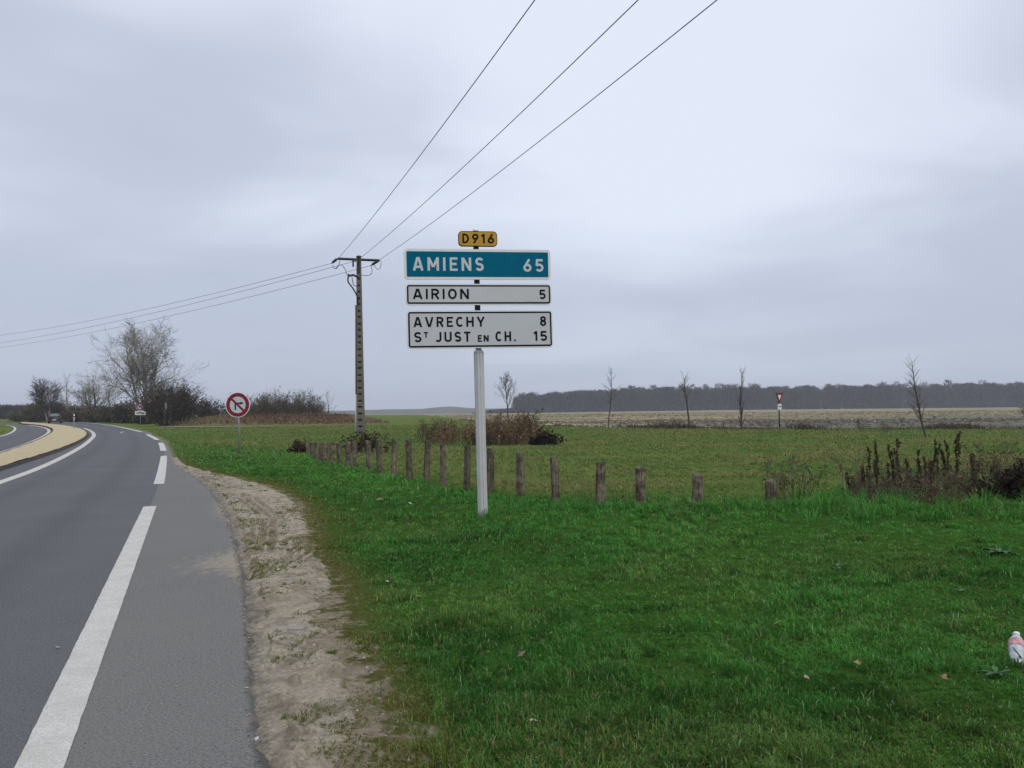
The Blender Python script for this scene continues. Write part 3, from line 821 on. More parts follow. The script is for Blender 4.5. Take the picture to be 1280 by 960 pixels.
def grass_colour(X, Y, n):
    green = np.array([0.082, 0.240, 0.046]); deep = np.array([0.036, 0.128, 0.026]); yel = np.array([0.20, 0.20, 0.065])
    straw = np.array([0.235, 0.20, 0.09]); olive = np.array([0.215, 0.255, 0.078]); moss = np.array([0.165, 0.165, 0.042])
    c = lerp(deep, green, np.clip(fbm(X * 0.7, Y * 0.7, 71, 4) * 1.7 - 0.35 + 0.35 * (rng.random(n) - 0.5), 0, 1))
    c = lerp(c, yel, 0.6 * sstep(0.5, 0.68, fbm(X * 0.55, Y * 0.55, 72, 4)) * rng.random(n))
    bright = np.exp(-((beyond_posts(X, Y) + 2.0) / 2.6) ** 2)  # greener grass near the posts, with the lawn's view-angle brightness painted in
    c = lerp(c, np.array([0.088, 0.275, 0.048]), 0.75 * bright)
    bp_ = beyond_posts(X, Y)
    mo = np.maximum(sstep(-0.4, 3.5, bp_ + 2.5 * (fbm(X * 0.3, Y * 0.3, 21, 3) - 0.5)), 0.75 * sstep(18, 62, Y) * (1 - sstep(-6, -2, X)))
    c = lerp(c, olive, 0.85 * mo * (0.6 + 0.4 * rng.random(n)))
    c = lerp(c, np.array([0.105, 0.225, 0.050]), 0.8 * mo * sstep(0.46, 0.62, fbm(X * 0.16, Y * 0.22, 73, 4)))
    c = lerp(c, np.array([0.28, 0.25, 0.11]), 0.6 * mo * sstep(0.52, 0.66, fbm(X * 0.4 + 9, Y * 0.5, 77, 4)))
    dd = d_dirt(X, Y)
    tn = 0.7 * vnoise(np.floor(X * 9), np.floor(Y * 7), 79) + 0.3 * fbm(X * 3.0, Y * 3.0, 78, 3)
    c = c * lerp((0.42 + 1.16 * tn)[:, None], np.array([1.0]), 0.85 * mo)
    c = lerp(c, moss, 0.85 * (1 - sstep(0.12, 0.60, dd + 0.5 * (fbm(X * 1.2, Y * 1.2, 74, 3) - 0.5))))
    st = rng.random(n) < 0.035 + 0.10 * mo + 0.10 * np.clip(1 - dd / 1.2, 0, 1) + 0.10 * sstep(0.56, 0.72, fbm(X * 0.8, Y * 0.8, 75, 4))
    c[st] = straw * (0.55 + 0.6 * rng.random((st.sum(), 1)))
    pl = rng.random(n) < 0.07 * (1 - 0.6 * mo)
    c[pl] = np.array([0.19, 0.33, 0.14])
    return c * (0.66 + 0.68 * rng.random((n, 1)))
def scatter(n, r0_, r1_, amax=41, amin=None):
    r = np.exp(rng.uniform(math.log(r0_), math.log(r1_), n)); a = np.radians(rng.uniform(-amax if amin is None else amin, amax, n))
    return r * np.sin(a), r * np.cos(a), r
def make_grass():
    n = 980000
    X, Y, r = scatter(n, 2.5, 90, 52, -38)
    # pull blades into tufts
    k = 2.0 ** np.floor(np.log2(np.clip(r / 5, 0.8, 4)))
    cxn = np.round(X / (0.10 * k)); cyn = np.round(Y / (0.10 * k))
    jx, jy = vnoise(cxn * 7, cyn * 13, 81) - 0.5, vnoise(cxn * 11, cyn * 5, 82) - 0.5
    tuft = 0.55 * vnoise(cxn * 3, cyn * 17, 80)
    X = X + ((cxn + jx) * 0.10 * k - X) * tuft; Y = Y + ((cyn + jy) * 0.10 * k - Y) * tuft
    dr = d_all_road(X, Y); dd = d_dirt(X, Y)
    edge_ = np.interp(X, [-400, -45, -2, 8, 20, 34, 400], [420, 420, 88, 68, 59, 55, 55])
    bare = 0.28 * (1 - sstep(4.5, 8.5, Y))
    pr = sstep(-0.34, 0.12 + bare, np.minimum(dd, 9) - bare + 0.75 * (fbm(X * 2.0, Y * 2.0, 83, 4) - 0.5))
    pr = np.maximum(pr, 0.9 * (dd > -0.45) * (dd < 0.5) * (fbm(X * 3.4, Y * 3.4, 84, 3) > 0.53))
    pr = pr * (0.72 + 0.28 * sstep(0.3, 0.5, fbm(X * 1.1, Y * 1.1, 85, 4)))
    keep = (dr > 0.05 + 0.004 * r) & (Y < edge_) & (rng.random(n) < pr)
    X, Y, r, dd = X[keep], Y[keep], r[keep], dd[keep]
    n = len(X)
    bp_ = beyond_posts(X, Y)
    tall = sstep(0.38, 0.62, fbm(X * 0.9, Y * 0.9, 86, 4))
    clump = sstep(0.58, 0.75, fbm(X * 2.6, Y * 2.6, 87, 3))
    hgt = 0.022 + 0.028 * tall + 0.055 * clump + 0.02 * rng.random(n)
    hgt = hgt + 0.06 * np.exp(-((bp_ + 0.7) / 0.8) ** 2) * (0.3 + rng.random(n))
    hgt = hgt * np.clip(0.5 + dd / 1.0, 0.5, 1.0)
    hgt = hgt * np.clip(0.85 + r / 60, 1, 1.7)
    wd = np.maximum(0.0048, r * 0.00092) * (0.7 + 0.6 * rng.random(n))
    C = grass_colour(X, Y, n)
    V, F, C = blades(X, Y, ground_z(X, Y) - 0.008, hgt, wd, C, 1.25)
    o = np_obj('grass', V, F, M['grass'], colors={'col': C})
    tag(o, 'short green grass of the roadside lawn and the meadow behind', kind='stuff')
    return n
ng = make_grass()
def make_long_grass():
    P = []
    for px0, px1, py0, py1, cnt in ((700, 1000, 626, 645, 40), (990, 1290, 622, 656, 95), (590, 700, 622, 650, 26), (1000, 1280, 560, 625, 30), (420, 620, 590, 640, 22), (595, 612, 643, 650, 12)):
        for _ in range(cnt):
            p = at(rng.uniform(px0, px1), rng.uniform(py0, py1))
            P.append((p.x, p.y, rng.integers(18, 46), rng.uniform(0.12, 0.3) * (1.25 if px0 > 900 and py0 > 600 else 0.75)))
    X = np.concatenate([np.full(k, x) + rng.normal(0, 0.05, k) for x, y, k, h in P]); Y = np.concatenate([np.full(k, y) + rng.normal(0, 0.05, k) for x, y, k, h in P])
    L = np.concatenate([h * (0.5 + 0.7 * rng.random(k)) for x, y, k, h in P]); n = len(X)
    C = np.array([0.085, 0.265, 0.050]) * (0.5 + 0.8 * rng.random((n, 1)))
    pale = rng.random(n) < 0.10
    C[pale] = np.array([0.16, 0.24, 0.09])
    V, F, C = blades(X, Y, ground_z(X, Y) - 0.01, L, 0.008 + 0.005 * rng.random(n), C, 1.15)
    o = np_obj('grass', V, F, M['grass'], colors={'col': C})
    tag(o, 'long bright green grass tufts along the row of posts', kind='stuff')
make_long_grass()
def make_bank_grass():
    n = 16000
    X = rng.uniform(-41, -11, n); Y = rng.uniform(86, 106, n)
    k = rng.random(n) < sstep(0.1, 0.5, np.exp(-((Y - 97 - 0.08 * (X + 28)) / 5.0) ** 2) * sstep(-39, -31, X) * (1 - sstep(-18, -12, X)))
    X, Y = X[k], Y[k]; n = len(X)
    C = lerp(np.array([0.14, 0.105, 0.06]), np.array([0.30, 0.24, 0.15]), rng.random(n))
    red = fbm(X * 0.25, Y * 0.25, 91, 3) > 0.52
    C[red] = C[red] * np.array([0.75, 0.62, 0.62])
    V, F, C = blades(X, Y, H(X, Y) - 0.02, rng.uniform(0.2, 0.6, n), 0.07 + 0.03 * rng.random(n), C, 1.1)
    o = np_obj('grass', V, F, M['grass'], colors={'col': C})
    tag(o, 'dry brown grass on the low bank below the bushes', kind='stuff')
make_bank_grass()
def make_edge_weeds():
    """scrubby dead weeds on the boundary between meadow and stubble"""
    n = 26000
    X = rng.uniform(-8, 75, n)
    e = np.interp(X, [-400, -45, -2, 8, 20, 34, 400], [420, 420, 88, 68, 59, 55, 55])
    Y = e + rng.normal(0, 1.1, n)
    k = rng.random(n) < sstep(0.38, 0.62, fbm(X * 0.5, X * 0 + 2, 93, 3)) * 0.9 + 0.12
    X, Y = X[k], Y[k]; n = len(X)
    C = lerp(np.array([0.05, 0.042, 0.03]), np.array([0.15, 0.12, 0.08]), rng.random(n))
    L = (0.12 + 0.38 * sstep(0.4, 0.7, fbm(X * 0.35, X * 0 + 5, 94, 3))) * rng.uniform(0.5, 1.2, n) + 0.8 * (rng.random(n) < 0.015) * rng.random(n)
    V, F, C = blades(X, Y, H(X, Y) - 0.02, L, 0.03 + 0.02 * rng.random(n), C, 0.7)
    o = np_obj('weeds', V, F, M['grass'], colors={'col': C})
    tag(o, 'dead brown weeds along the far edge of the meadow', kind='stuff')
make_edge_weeds()

def make_stubble():
    n = 42000
    r = np.exp(rng.uniform(math.log(54), math.log(260), n)); a = np.radians(rng.uniform(-14, 44, n))
    X, Y = r * np.sin(a), r * np.cos(a)
    e = np.interp(X, [-400, -45, -2, 8, 20, 34, 400], [420, 420, 88, 68, 59, 55, 55])
    dens = fbm(X * 0.05, Y * 0.12, 111, 4)
    k = (Y > e + 1.5) & (rng.random(n) < 0.15 + 0.85 * sstep(0.45, 0.6, dens))
    X, Y, r, dens = X[k], Y[k], r[k], dens[k]; n = len(X)
    pale = fbm(X * 0.03, Y * 0.10, 112, 3)
    near = 1 - sstep(85, 125, Y - 0.1 * X)
    C = lerp(np.array([0.34, 0.30, 0.195]), np.array([0.19, 0.18, 0.14]), np.clip(near * 0.9 + 0.3 * rng.random(n) - 0.1, 0, 1))
    wh = rng.random(n) < 0.05 * sstep(0.5, 0.65, pale)
    C[wh] = np.array([0.5, 0.47, 0.38])
    dk = rng.random(n) < 0.13 * sstep(0.5, 0.62, fbm(X * 0.04, Y * 0.15, 113, 3))
    C[dk] = np.array([0.075, 0.068, 0.045])
    C = C * (0.7 + 0.6 * rng.random((n, 1)))
    V, F, C = blades(X, Y, H(X, Y) - 0.02, rng.uniform(0.06, 0.22, n), r * 0.0030 * (0.6 + rng.random(n)), C, 1.2)
    o = np_obj('stubble', V, F, M['grass'], colors={'col': C})
    tag(o, 'patchy stubble and clods on the bare field', kind='stuff')
make_stubble()
def make_flecks():
    X, Y, r = scatter(900, 3.0, 22, 38)
    k = (d_all_road(X, Y) > 0.3) & (d_dirt(X, Y) > -0.2); X, Y, r = X[k], Y[k], r[k]; n = len(X)
    C = lerp(np.array([0.10, 0.06, 0.035]), np.array([0.32, 0.24, 0.15]), rng.random(n) ** 1.5)
    V, F, C = blades(X, Y, ground_z(X, Y) + 0.02, 0.012 + 0.02 * rng.random(n), 0.008 + 0.012 * rng.random(n), C, 3.2)
    o = np_obj('leaf_litter', V, F, M['grass'], colors={'col': C})
    tag(o, 'tiny brown leaf fragments through the lawn', kind='stuff')
make_flecks()

# ------------------------------------------------------------------ bare trees and shrubs
def rot_about(d, ax, a):
    c, s = math.cos(a), math.sin(a)
    dt = d[0] * ax[0] + d[1] * ax[1] + d[2] * ax[2]
    cr = (ax[1] * d[2] - ax[2] * d[1], ax[2] * d[0] - ax[0] * d[2], ax[0] * d[1] - ax[1] * d[0])
    return tuple(d[i] * c + cr[i] * s + ax[i] * dt * (1 - c) for i in range(3))
def nrm(v):
    l = math.sqrt(v[0] ** 2 + v[1] ** 2 + v[2] ** 2) or 1
    return (v[0] / l, v[1] / l, v[2] / l)
def grow(rg, p, d, L, r, lvl, maxl, out, kids, ang_, tropism=0.15, wig=0.18, lenr=0.62, start=0.3, rmin=0.008, steps=5):
    q = p; dd = d; n = steps if lvl < 2 else 3
    pts = [(q, r)]
    for i in range(n):
        dd = nrm((dd[0] + rg.gauss(0, wig), dd[1] + rg.gauss(0, wig), dd[2] + rg.gauss(0, wig) + tropism))
        q2 = (q[0] + dd[0] * L / n, q[1] + dd[1] * L / n, q[2] + dd[2] * L / n)
        t = (i + 1) / n
        r2 = max(r * (1 - 0.75 * t), rmin * 0.6)
        out.append((q, q2, pts[-1][1], r2, lvl))
        q = q2; pts.append((q, r2))
    if lvl >= maxl: return
    nk = kids[min(lvl, len(kids) - 1)]
    for j in range(nk):
        t = start + (1 - start) * (j + rg.random()) / nk if lvl == 0 else 0.2 + 0.8 * (j + rg.random()) / nk
        s = min(t, 0.999) * n; i = int(s); f = s - i
        a, b = pts[i], pts[i + 1]
        base = tuple(a[0][k] + (b[0][k] - a[0][k]) * f for k in range(3)); rb = a[1] + (b[1] - a[1]) * f
        dirn = nrm(tuple(b[0][k] - a[0][k] for k in range(3)))
        perp = nrm((rg.gauss(0, 1), rg.gauss(0, 1), rg.gauss(0, 0.4)))
        ax = nrm((dirn[1] * perp[2] - dirn[2] * perp[1], dirn[2] * perp[0] - dirn[0] * perp[2], dirn[0] * perp[1] - dirn[1] * perp[0]))
        nd = rot_about(dirn, ax, ang_ * (0.7 + 0.6 * rg.random()))
        ll = L * lenr * (0.6 + 0.6 * rg.random()) * (1.15 - 0.55 * t if lvl == 0 else 1.1 - 0.3 * t)
        grow(rg, base, nd, ll, max(rb * 0.62, rmin), lvl + 1, maxl, out, kids, ang_, tropism, wig, lenr, start, rmin, steps)
def seg_mesh(segs, n=3):
    P0 = np.array([s[0] for s in segs]); P1 = np.array([s[1] for s in segs])
    R0 = np.array([s[2] for s in segs]); R1 = np.array([s[3] for s in segs])
    D = P1 - P0; D /= np.linalg.norm(D, axis=1)[:, None] + 1e-9
    ref = np.where(np.abs(D[:, 2:3]) < 0.9, np.array([[0, 0, 1.0]]), np.array([[1.0, 0, 0]]))
    A = np.cross(D, ref); A /= np.linalg.norm(A, axis=1)[:, None]; B = np.cross(D, A)
    V = []
    for k in range(n):
        t = 2 * math.pi * k / n
        V.append(P0 + (A * math.cos(t) + B * math.sin(t)) * R0[:, None])
    for k in range(n):
        t = 2 * math.pi * k / n
        V.append(P1 + (A * math.cos(t) + B * math.sin(t)) * R1[:, None])
    V = np.stack(V, 1)
    f = np.array([(k, (k + 1) % n, n + (k + 1) % n, n + k) for k in range(n)])
    F = (f[None] + 2 * n * np.arange(len(segs))[:, None, None]).reshape(-1, 4)
    return V.reshape(-1, 3), F
def leaf_cloud(centres, size, n_per, spread, colA, colB, rg):
    """small leaf-like faces round each centre"""
    c = np.repeat(np.asarray(centres, float), n_per, 0); n = len(c)
    c = c + rg.normal(0, spread, (n, 3))
    u = rg.normal(0, 1, (n, 3)); u /= np.linalg.norm(u, axis=1)[:, None]
    v = rg.normal(0, 1, (n, 3)); v -= u * (u * v).sum(1)[:, None]; v /= np.linalg.norm(v, axis=1)[:, None]
    s = size * (0.5 + rg.random(n))[:, None]
    V = np.stack([c - u * s, c + v * s * 0.45, c + u * s, c - v * s * 0.45], 1).reshape(-1, 3)
    F = np.arange(4 * n).reshape(n, 4)
    C = colA + (colB - colA) * rg.random((n, 1)); C = C * (0.6 + 0.7 * rg.random((n, 1)))
    return V, F, np.repeat(C, 4, 0)
def tree(name, loc, label, height, seed, kids=(9, 5, 4, 3), ang_=0.75, trunk_r=0.18, maxl=3, trop=0.12, wig=0.16, lenr=0.55, start=0.25, rmin=0.012, bark='bark', twig='bark', stems=1, stem_spread=0.25, ivy=0, group=None, cat='tree', L0=0.75, lean=(0, 0), scale_to=True, dup_rot=None):
    rg = random.Random(seed)
    t = empty(name, loc, (0, 0, 0), label, cat, group)
    out = []
    for s in range(stems):
        a = s * 2.4 + rg.random()
        sp = stem_spread if stems > 1 else 0.0
        d = nrm((math.cos(a) * sp + lean[0], math.sin(a) * sp + lean[1], 1))
        grow(rg, (math.cos(a) * sp * 0.6, math.sin(a) * sp * 0.6, -0.1), d, height * L0 * (1 if s == 0 else 0.75 + 0.3 * rg.random()), trunk_r * (1 if s == 0 else 0.8), 0, maxl, out, kids, ang_, trop, wig, lenr, start, rmin)
    top = max(q[1][2] for q in out)
    f = height / top
    out = [(tuple(c * f for c in a), tuple(c * f for c in b), r1, r2, l) for a, b, r1, r2, l in out]
    V, F = seg_mesh([q for q in out if q[4] == 0], 6)
    np_obj('trunk', V, F, M[bark], t, smooth=True)
    br = [q for q in out if q[4] > 0]
    if br:
        V, F = seg_mesh(br, 3)
        np_obj('crown', V, F, M[twig], t)
    if ivy:
        r2 = np.random.default_rng(seed)
        low = [q[0] for q in out if q[0][2] < height * 0.62 and q[4] <= 2]
        ctr = [low[i] for i in r2.integers(0, len(low), ivy)]
        V, F, C = leaf_cloud(ctr, 0.09, 5, 0.22, np.array([0.075, 0.075, 0.04]), np.array([0.17, 0.16, 0.09]), r2)
        np_obj('ivy', V, F, M['leaf'], t, colors={'col': C})['kind'] = 'stuff'
    return t
def shrub(name, loc, label, wdt, hgt, seed, shoots=60, twigs=5, maxl=2, rad=0.02, colour='twig', leaves=0, leaf_size=0.06, lc=((0.04, 0.036, 0.02), (0.09, 0.075, 0.04)), group=None, cat='bush', spread=0.9, rmin=0.008, dens=0.0, depth=None):
    rg = random.Random(seed); r2 = np.random.default_rng(seed)
    t = empty(name, loc, (0, 0, 0), label, cat, group)
    out = []
    for _ in range(shoots):
        a = rg.random() * 6.283; q = math.sqrt(rg.random())
        bx, by = math.cos(a) * q * wdt * 0.28, math.sin(a) * q * (depth or wdt) * 0.28
        d = nrm((math.cos(a) * q * spread * wdt / (2 * hgt) + rg.gauss(0, .12), math.sin(a) * q * spread * (depth or wdt) / (2 * hgt) + rg.gauss(0, .12), 1))
        hh = hgt * (0.95 - 0.35 * q * q) * (0.72 + 0.3 * rg.random())
        grow(rg, (bx, by, -0.05), d, hh, rad, 0, maxl, out, (twigs, 4, 3), 0.55, 0.02, 0.12, 0.5, 0.15, rmin, 4)
    V, F = seg_mesh(out, 3)
    np_obj('stems', V, F, M[colour], t)['kind'] = 'stuff'
    if leaves:
        src = [q[1] for q in out if q[1][2] > hgt * 0.08]
        ctr = [src[i] for i in r2.integers(0, len(src), leaves)]
        V, F, C = leaf_cloud(ctr, leaf_size, 2, leaf_size * 1.3, np.array(lc[0]), np.array(lc[1]), r2)
        np_obj('leaves', V, F, M['leaf'], t, colors={'col': C})['kind'] = 'stuff'
    return t

# large bare tree beside the bend and its neighbours
def place(px, depth): return col_at(px, depth)
def hpx(depth, n): return n * depth / FPX
tree('bare_tree', place(178, 119), 'tallest bare tree, two crowns wide, rising over the bend of the road', hpx(119, 142), 11, kids=(15, 7, 5, 4), ang_=0.78, trunk_r=0.24, maxl=4, trop=0.05, wig=0.12, lenr=0.60, start=0.16, rmin=0.015, bark='bark_pale', twig='bark_pale', stems=3, stem_spread=0.34, ivy=420, L0=0.7)
tree('bare_tree', place(60, 150), 'rounded bare tree with dense twigs farthest left, behind the car', hpx(150, 60), 12, kids=(16, 9, 6), ang_=0.7, trunk_r=0.2, maxl=3, trop=0.07, wig=0.11, lenr=0.62, start=0.18, rmin=0.024, bark='bark_pale', twig='bark', stems=2, stem_spread=0.2)
tree('bare_tree', place(86, 148), 'thin sparse bare tree between the rounded tree and the ivy-clad one', hpx(148, 62), 13, kids=(12, 6, 4), ang_=0.6, trunk_r=0.12, maxl=3, trop=0.06, wig=0.1, rmin=0.014, bark='bark_pale', twig='bark_pale', lenr=0.40)
tree('bare_tree', place(116, 138), 'spreading bare tree with an ivy-clad dark trunk left of the tallest tree', hpx(138, 70), 14, kids=(13, 7, 5), ang_=0.75, trunk_r=0.2, maxl=3, trop=0.05, wig=0.12, rmin=0.016, lenr=0.58, bark='twig_dark', twig='bark_pale', ivy=260, stems=2, stem_spread=0.25)
tree('bare_tree', place(103, 150), 'small leaning bare tree half hidden in the hedge beyond the marker post', hpx(150, 50), 15, kids=(10, 6, 4), ang_=0.65, trunk_r=0.1, maxl=3, trop=0.06, rmin=0.014, bark='bark', twig='bark_pale', lean=(0.15, 0))
tree('bare_tree', place(141, 128), 'low branching bare tree between the ivy-clad tree and the tallest tree', hpx(128, 70), 16, kids=(12, 7, 4), ang_=0.7, trunk_r=0.12, maxl=3, trop=0.06, rmin=0.014, bark='bark', twig='bark_pale')
# dark hedge bushes round the bend
hedge = [(30, 170, 40, 16), (48, 158, 40, 24), (74, 154, 38, 26), (98, 146, 36, 22), (120, 138, 34, 22), (142, 130, 34, 24), (160, 122, 30, 26), (184, 111, 34, 26)]
hl = ['low dark scrub at the far left end of the hedge', 'dark scrub under the rounded tree behind the car', 'brown scrub beside the car, right of the rounded tree', 'brown scrub behind the white marker post', 'brown scrub at the foot of the ivy-clad tree', 'brown scrub left of the tallest tree', 'dark scrub at the left foot of the tallest tree', 'dark scrub behind the small round sign and plate']
for i, (px, dp, wp, hp) in enumerate(hedge):
    shrub('roadside_scrub', place(px, dp), hl[i], hpx(dp, wp), hpx(dp, hp), 30 + i, shoots=110, twigs=7, maxl=2, rad=0.035, colour='twig_dark' if i % 3 == 0 else 'twig', leaves=1100, leaf_size=0.17, lc=((0.066, 0.068, 0.042), (0.19, 0.175, 0.11)), group='scrub along the outside of the bend', rmin=0.022)
shrub('hawthorn_bush', place(214, 95), 'large dark rounded bush right of the tallest tree', hpx(95, 66), hpx(95, 58), 50, shoots=150, twigs=8, maxl=2, rad=0.03, colour='twig_dark', leaves=1500, leaf_size=0.10, lc=((0.042, 0.042, 0.027), (0.135, 0.12, 0.08)), rmin=0.014)
shrub('hawthorn_bush', place(262, 108), 'small dark bush just left of the no-turn sign', hpx(108, 40), hpx(108, 34), 51, shoots=80, twigs=6, rad=0.03, colour='twig_dark', leaves=700, leaf_size=0.11, lc=((0.03, 0.028, 0.02), (0.095, 0.08, 0.055)), rmin=0.014)
shrub('hawthorn_bush', place(306, 110), 'low brown bush behind the no-turn sign', hpx(110, 46), hpx(110, 34), 52, shoots=80, twigs=6, rad=0.03, colour='twig', leaves=600, leaf_size=0.11, lc=((0.045, 0.04, 0.028), (0.12, 0.10, 0.07)), rmin=0.014)
shrub('hawthorn_bush', place(340, 108), 'broad twiggy bush with a domed top left of the utility pole', hpx(108, 56), hpx(108, 40), 53, shoots=130, twigs=7, rad=0.03, colour='twig', leaves=900, leaf_size=0.10, lc=((0.06, 0.052, 0.038), (0.17, 0.14, 0.10)), rmin=0.013)
shrub('hawthorn_bush', place(376, 108), 'twiggy bush at the right end of the domed bush', hpx(108, 60), hpx(108, 39), 54, shoots=130, twigs=7, rad=0.03, colour='twig', leaves=800, leaf_size=0.10, lc=((0.06, 0.052, 0.038), (0.17, 0.14, 0.10)), rmin=0.013)
tree('sapling', place(407, 104), 'thin upright sapling at the right end of the bushes', hpx(104, 42), 55, kids=(12, 4), ang_=0.45, trunk_r=0.05, maxl=2, rmin=0.012, bark='twig_dark', twig='twig', lenr=0.4, start=0.05, stems=3, stem_spread=0.25)
# young trees along the field edge
tree('young_tree', place(636, 88), 'young tree with a spreading round crown right of the sign post', hpx(88, 66), 61, kids=(17, 6, 3), ang_=0.62, trunk_r=0.085, maxl=3, trop=0.06, wig=0.06, lenr=0.50, start=0.38, rmin=0.013, bark='bark', twig='bark', L0=0.9)
tree('young_tree', place(760, 67), 'slim young tree with a bent tip, left of the yield sign row', hpx(67, 78), 62, kids=(17, 6), ang_=0.75, trunk_r=0.065, maxl=2, trop=0.05, wig=0.06, lenr=0.24, start=0.40, rmin=0.011, L0=1.0, lean=(0.02, 0))
tree('young_tree', place(862, 63), 'young tree with a straight dark trunk and sparse crown', hpx(63, 73), 63, kids=(16, 5, 2), ang_=0.7, trunk_r=0.075, maxl=3, trop=0.05, wig=0.05, lenr=0.28, start=0.48, rmin=0.010, bark='twig_dark', twig='bark', lean=(-0.05, 0), L0=1.0)
tree('young_tree', place(927, 58), 'narrow columnar young tree next to the yield sign', hpx(58, 80), 64, kids=(60, 5), ang_=0.5, trunk_r=0.055, maxl=2, trop=0.13, wig=0.05, lenr=0.17, start=0.05, rmin=0.010, bark='bark', twig='bark', L0=1.0)
tree('young_tree', place(1157, 43), 'tall thin young tree with a crooked tip behind the dead docks', hpx(43, 106), 65, kids=(40, 4), ang_=0.75, trunk_r=0.05, maxl=2, trop=0.05, wig=0.10, lenr=0.22, start=0.2, rmin=0.007, bark='twig_dark', twig='twig', lean=(-0.10, 0), L0=1.0)
tree('young_tree', place(1283, 57), 'small bare tree cut off by the right edge of the picture', hpx(57, 30), 66, kids=(14, 6), ang_=0.8, trunk_r=0.04, maxl=2, rmin=0.010, bark='twig_dark', twig='twig')

# far wood: one mass of bare trees
def far_wood():
    r2 = np.random.default_rng(77)
    segs = []; V_ = []; F_ = []; C_ = []; off = 0
    def crown(cx_, cy_, zb, h, w_, n, base=0.12):
        u = r2.random((n, 1)); th = r2.random(n) * 6.283
        zz = zb + h * (base + (1 - base) * r2.random(n) ** 0.8)
        prof = np.sqrt(np.clip(1 - ((zz - zb) / h - 0.55) ** 2 / 0.27, 0.12, 1))
        rad_ = w_ / 2 * prof * np.sqrt(r2.random(n))
        c = np.c_[cx_ + rad_ * np.cos(th), cy_ + rad_ * np.sin(th), zz]
        d = np.c_[np.cos(th) * 0.6, np.sin(th) * 0.6, 0.8 + 0 * th] + r2.normal(0, 0.35, (n, 3)); d /= np.linalg.norm(d, axis=1)[:, None]
        s = np.cross(d, r2.normal(0, 1, (n, 3))); s /= np.linalg.norm(s, axis=1)[:, None]
        L = (0.7 + 0.9 * r2.random(n))[:, None]; Wd = (0.16 + 0.22 * r2.random(n))[:, None]
        V = np.stack([c - d * L - s * Wd, c - d * L + s * Wd, c + d * L], 1)
        col = np.array([0.062, 0.052, 0.042]) * (0.55 + 0.8 * r2.random((n, 1))) * (0.8 + 0.4 * r2.random())
        return V.reshape(-1, 3), np.repeat(col, 3, 0)
    for row in range(5):
        for i in range(150):
            x = -2 + i * 4.6 + r2.normal(0, 2.2); y = 690 + row * 7 + r2.normal(0, 2) + 0.05 * x
            if x < 5: x += 7
            hh = np.interp(x, [0, 10, 60, 120, 200, 400, 700], [13, 15.5, 18, 20, 19.8, 20.8, 21]) * (r2.uniform(0.80, 0.98) + 0.12 * (r2.random() < 0.10))
            zb = float(H(x, y))
            V, C = crown(x, y, zb, hh, r2.uniform(8, 13), 380 if row == 0 else 260, 0.0 if row else 0.12)
            V_.append(V); C_.append(C)
            if row < 2:
                tw = 0.22 + 0.15 * r2.random()
                tv = np.array([(x - tw, y, zb - 0.3), (x + tw, y, zb - 0.3), (x, y, zb + hh * 0.75)])
                V_.append(tv); C_.append(np.tile(np.array([[0.13, 0.12, 0.105]]) * r2.uniform(0.5, 1.2), (3, 1)))
    for i in range(16):                                   # low scrub running down to the left
        x = -18 + i * 1.7; y = 690 + r2.normal(0, 3)
        V, C = crown(x, y, float(H(x, y)), 2.2 + 0.15 * i, 6, 260, 0.0); V_.append(V); C_.append(C)
    for i in range(230):                                  # understorey along the front edge
        x = 6 + i * 2.9; y = 684 + r2.normal(0, 1.5) + 0.05 * x
        V, C = crown(x, y, float(H(x, y)), r2.uniform(2, 5), 5, 60, 0.0); V_.append(V); C_.append(C)
    V = np.vstack(V_); C = np.vstack(C_)
    o = np_obj('woods', V, np.arange(len(V)).reshape(-1, 3), attr_mat('wood_twigs', 'col', 0.95, 0, 0.05), colors={'col': C})
    tag(o, 'long dark leafless wood across the field on the right', kind='stuff')
    # dark far tree line on the left
    V_, C_ = [], []
    for i in range(60):
        dp = 300 + r2.normal(0, 6)
        px = -60 + i * 2.0
        c = place(px, dp)
        V, C = crown(c.x, dp, float(H(c.x, dp)) - 0.5, hpx(dp, 16) * r2.uniform(0.8, 1.15) * (1 if px < 48 else 0.75), 5, 240, 0.0)
        V_.append(V); C_.append(C * np.array([0.55, 0.75, 0.7]))
    V = np.vstack(V_); C = np.vstack(C_)
    o = np_obj('treeline', V, np.arange(len(V)).reshape(-1, 3), bpy.data.materials['wood_twigs'], colors={'col': C})
    tag(o, 'dark tree line beyond the far bend on the left', kind='stuff')
far_wood()
# low blue hills on the horizon
def hills():
    m = mat('hill_woodland', (0.06, 0.066, 0.05), 0.95, 0.05, col2=(0.13, 0.12, 0.08), vscale=0.012)
    xs = np.linspace(-1150, 1150, 240); vs = []
    for x in xs:
        h = 3.5 + 4.5 * fbm(x * 0.006, 3.0, 55, 4) + 2.0 * fbm(x * 0.05, 1.0, 56, 3) + (3.5 * math.exp(-((x + 105) / 30) ** 2))
        for y, z in ((1300, 0.4), (1380, 0.6 + h * 0.75), (1440, 0.6 + h), (1560, 0.4)):
            vs.append((x, y, z + 0.3))
    ii = np.arange(len(vs)).reshape(len(xs), 4)
    F = np.stack([ii[:-1, :-1], ii[1:, :-1], ii[1:, 1:], ii[:-1, 1:]], -1).reshape(-1, 4)
    o = np_obj('hills', np.array(vs), F, m, smooth=True)
    tag(o, 'low hazy hills on the horizon', kind='structure')
hills()

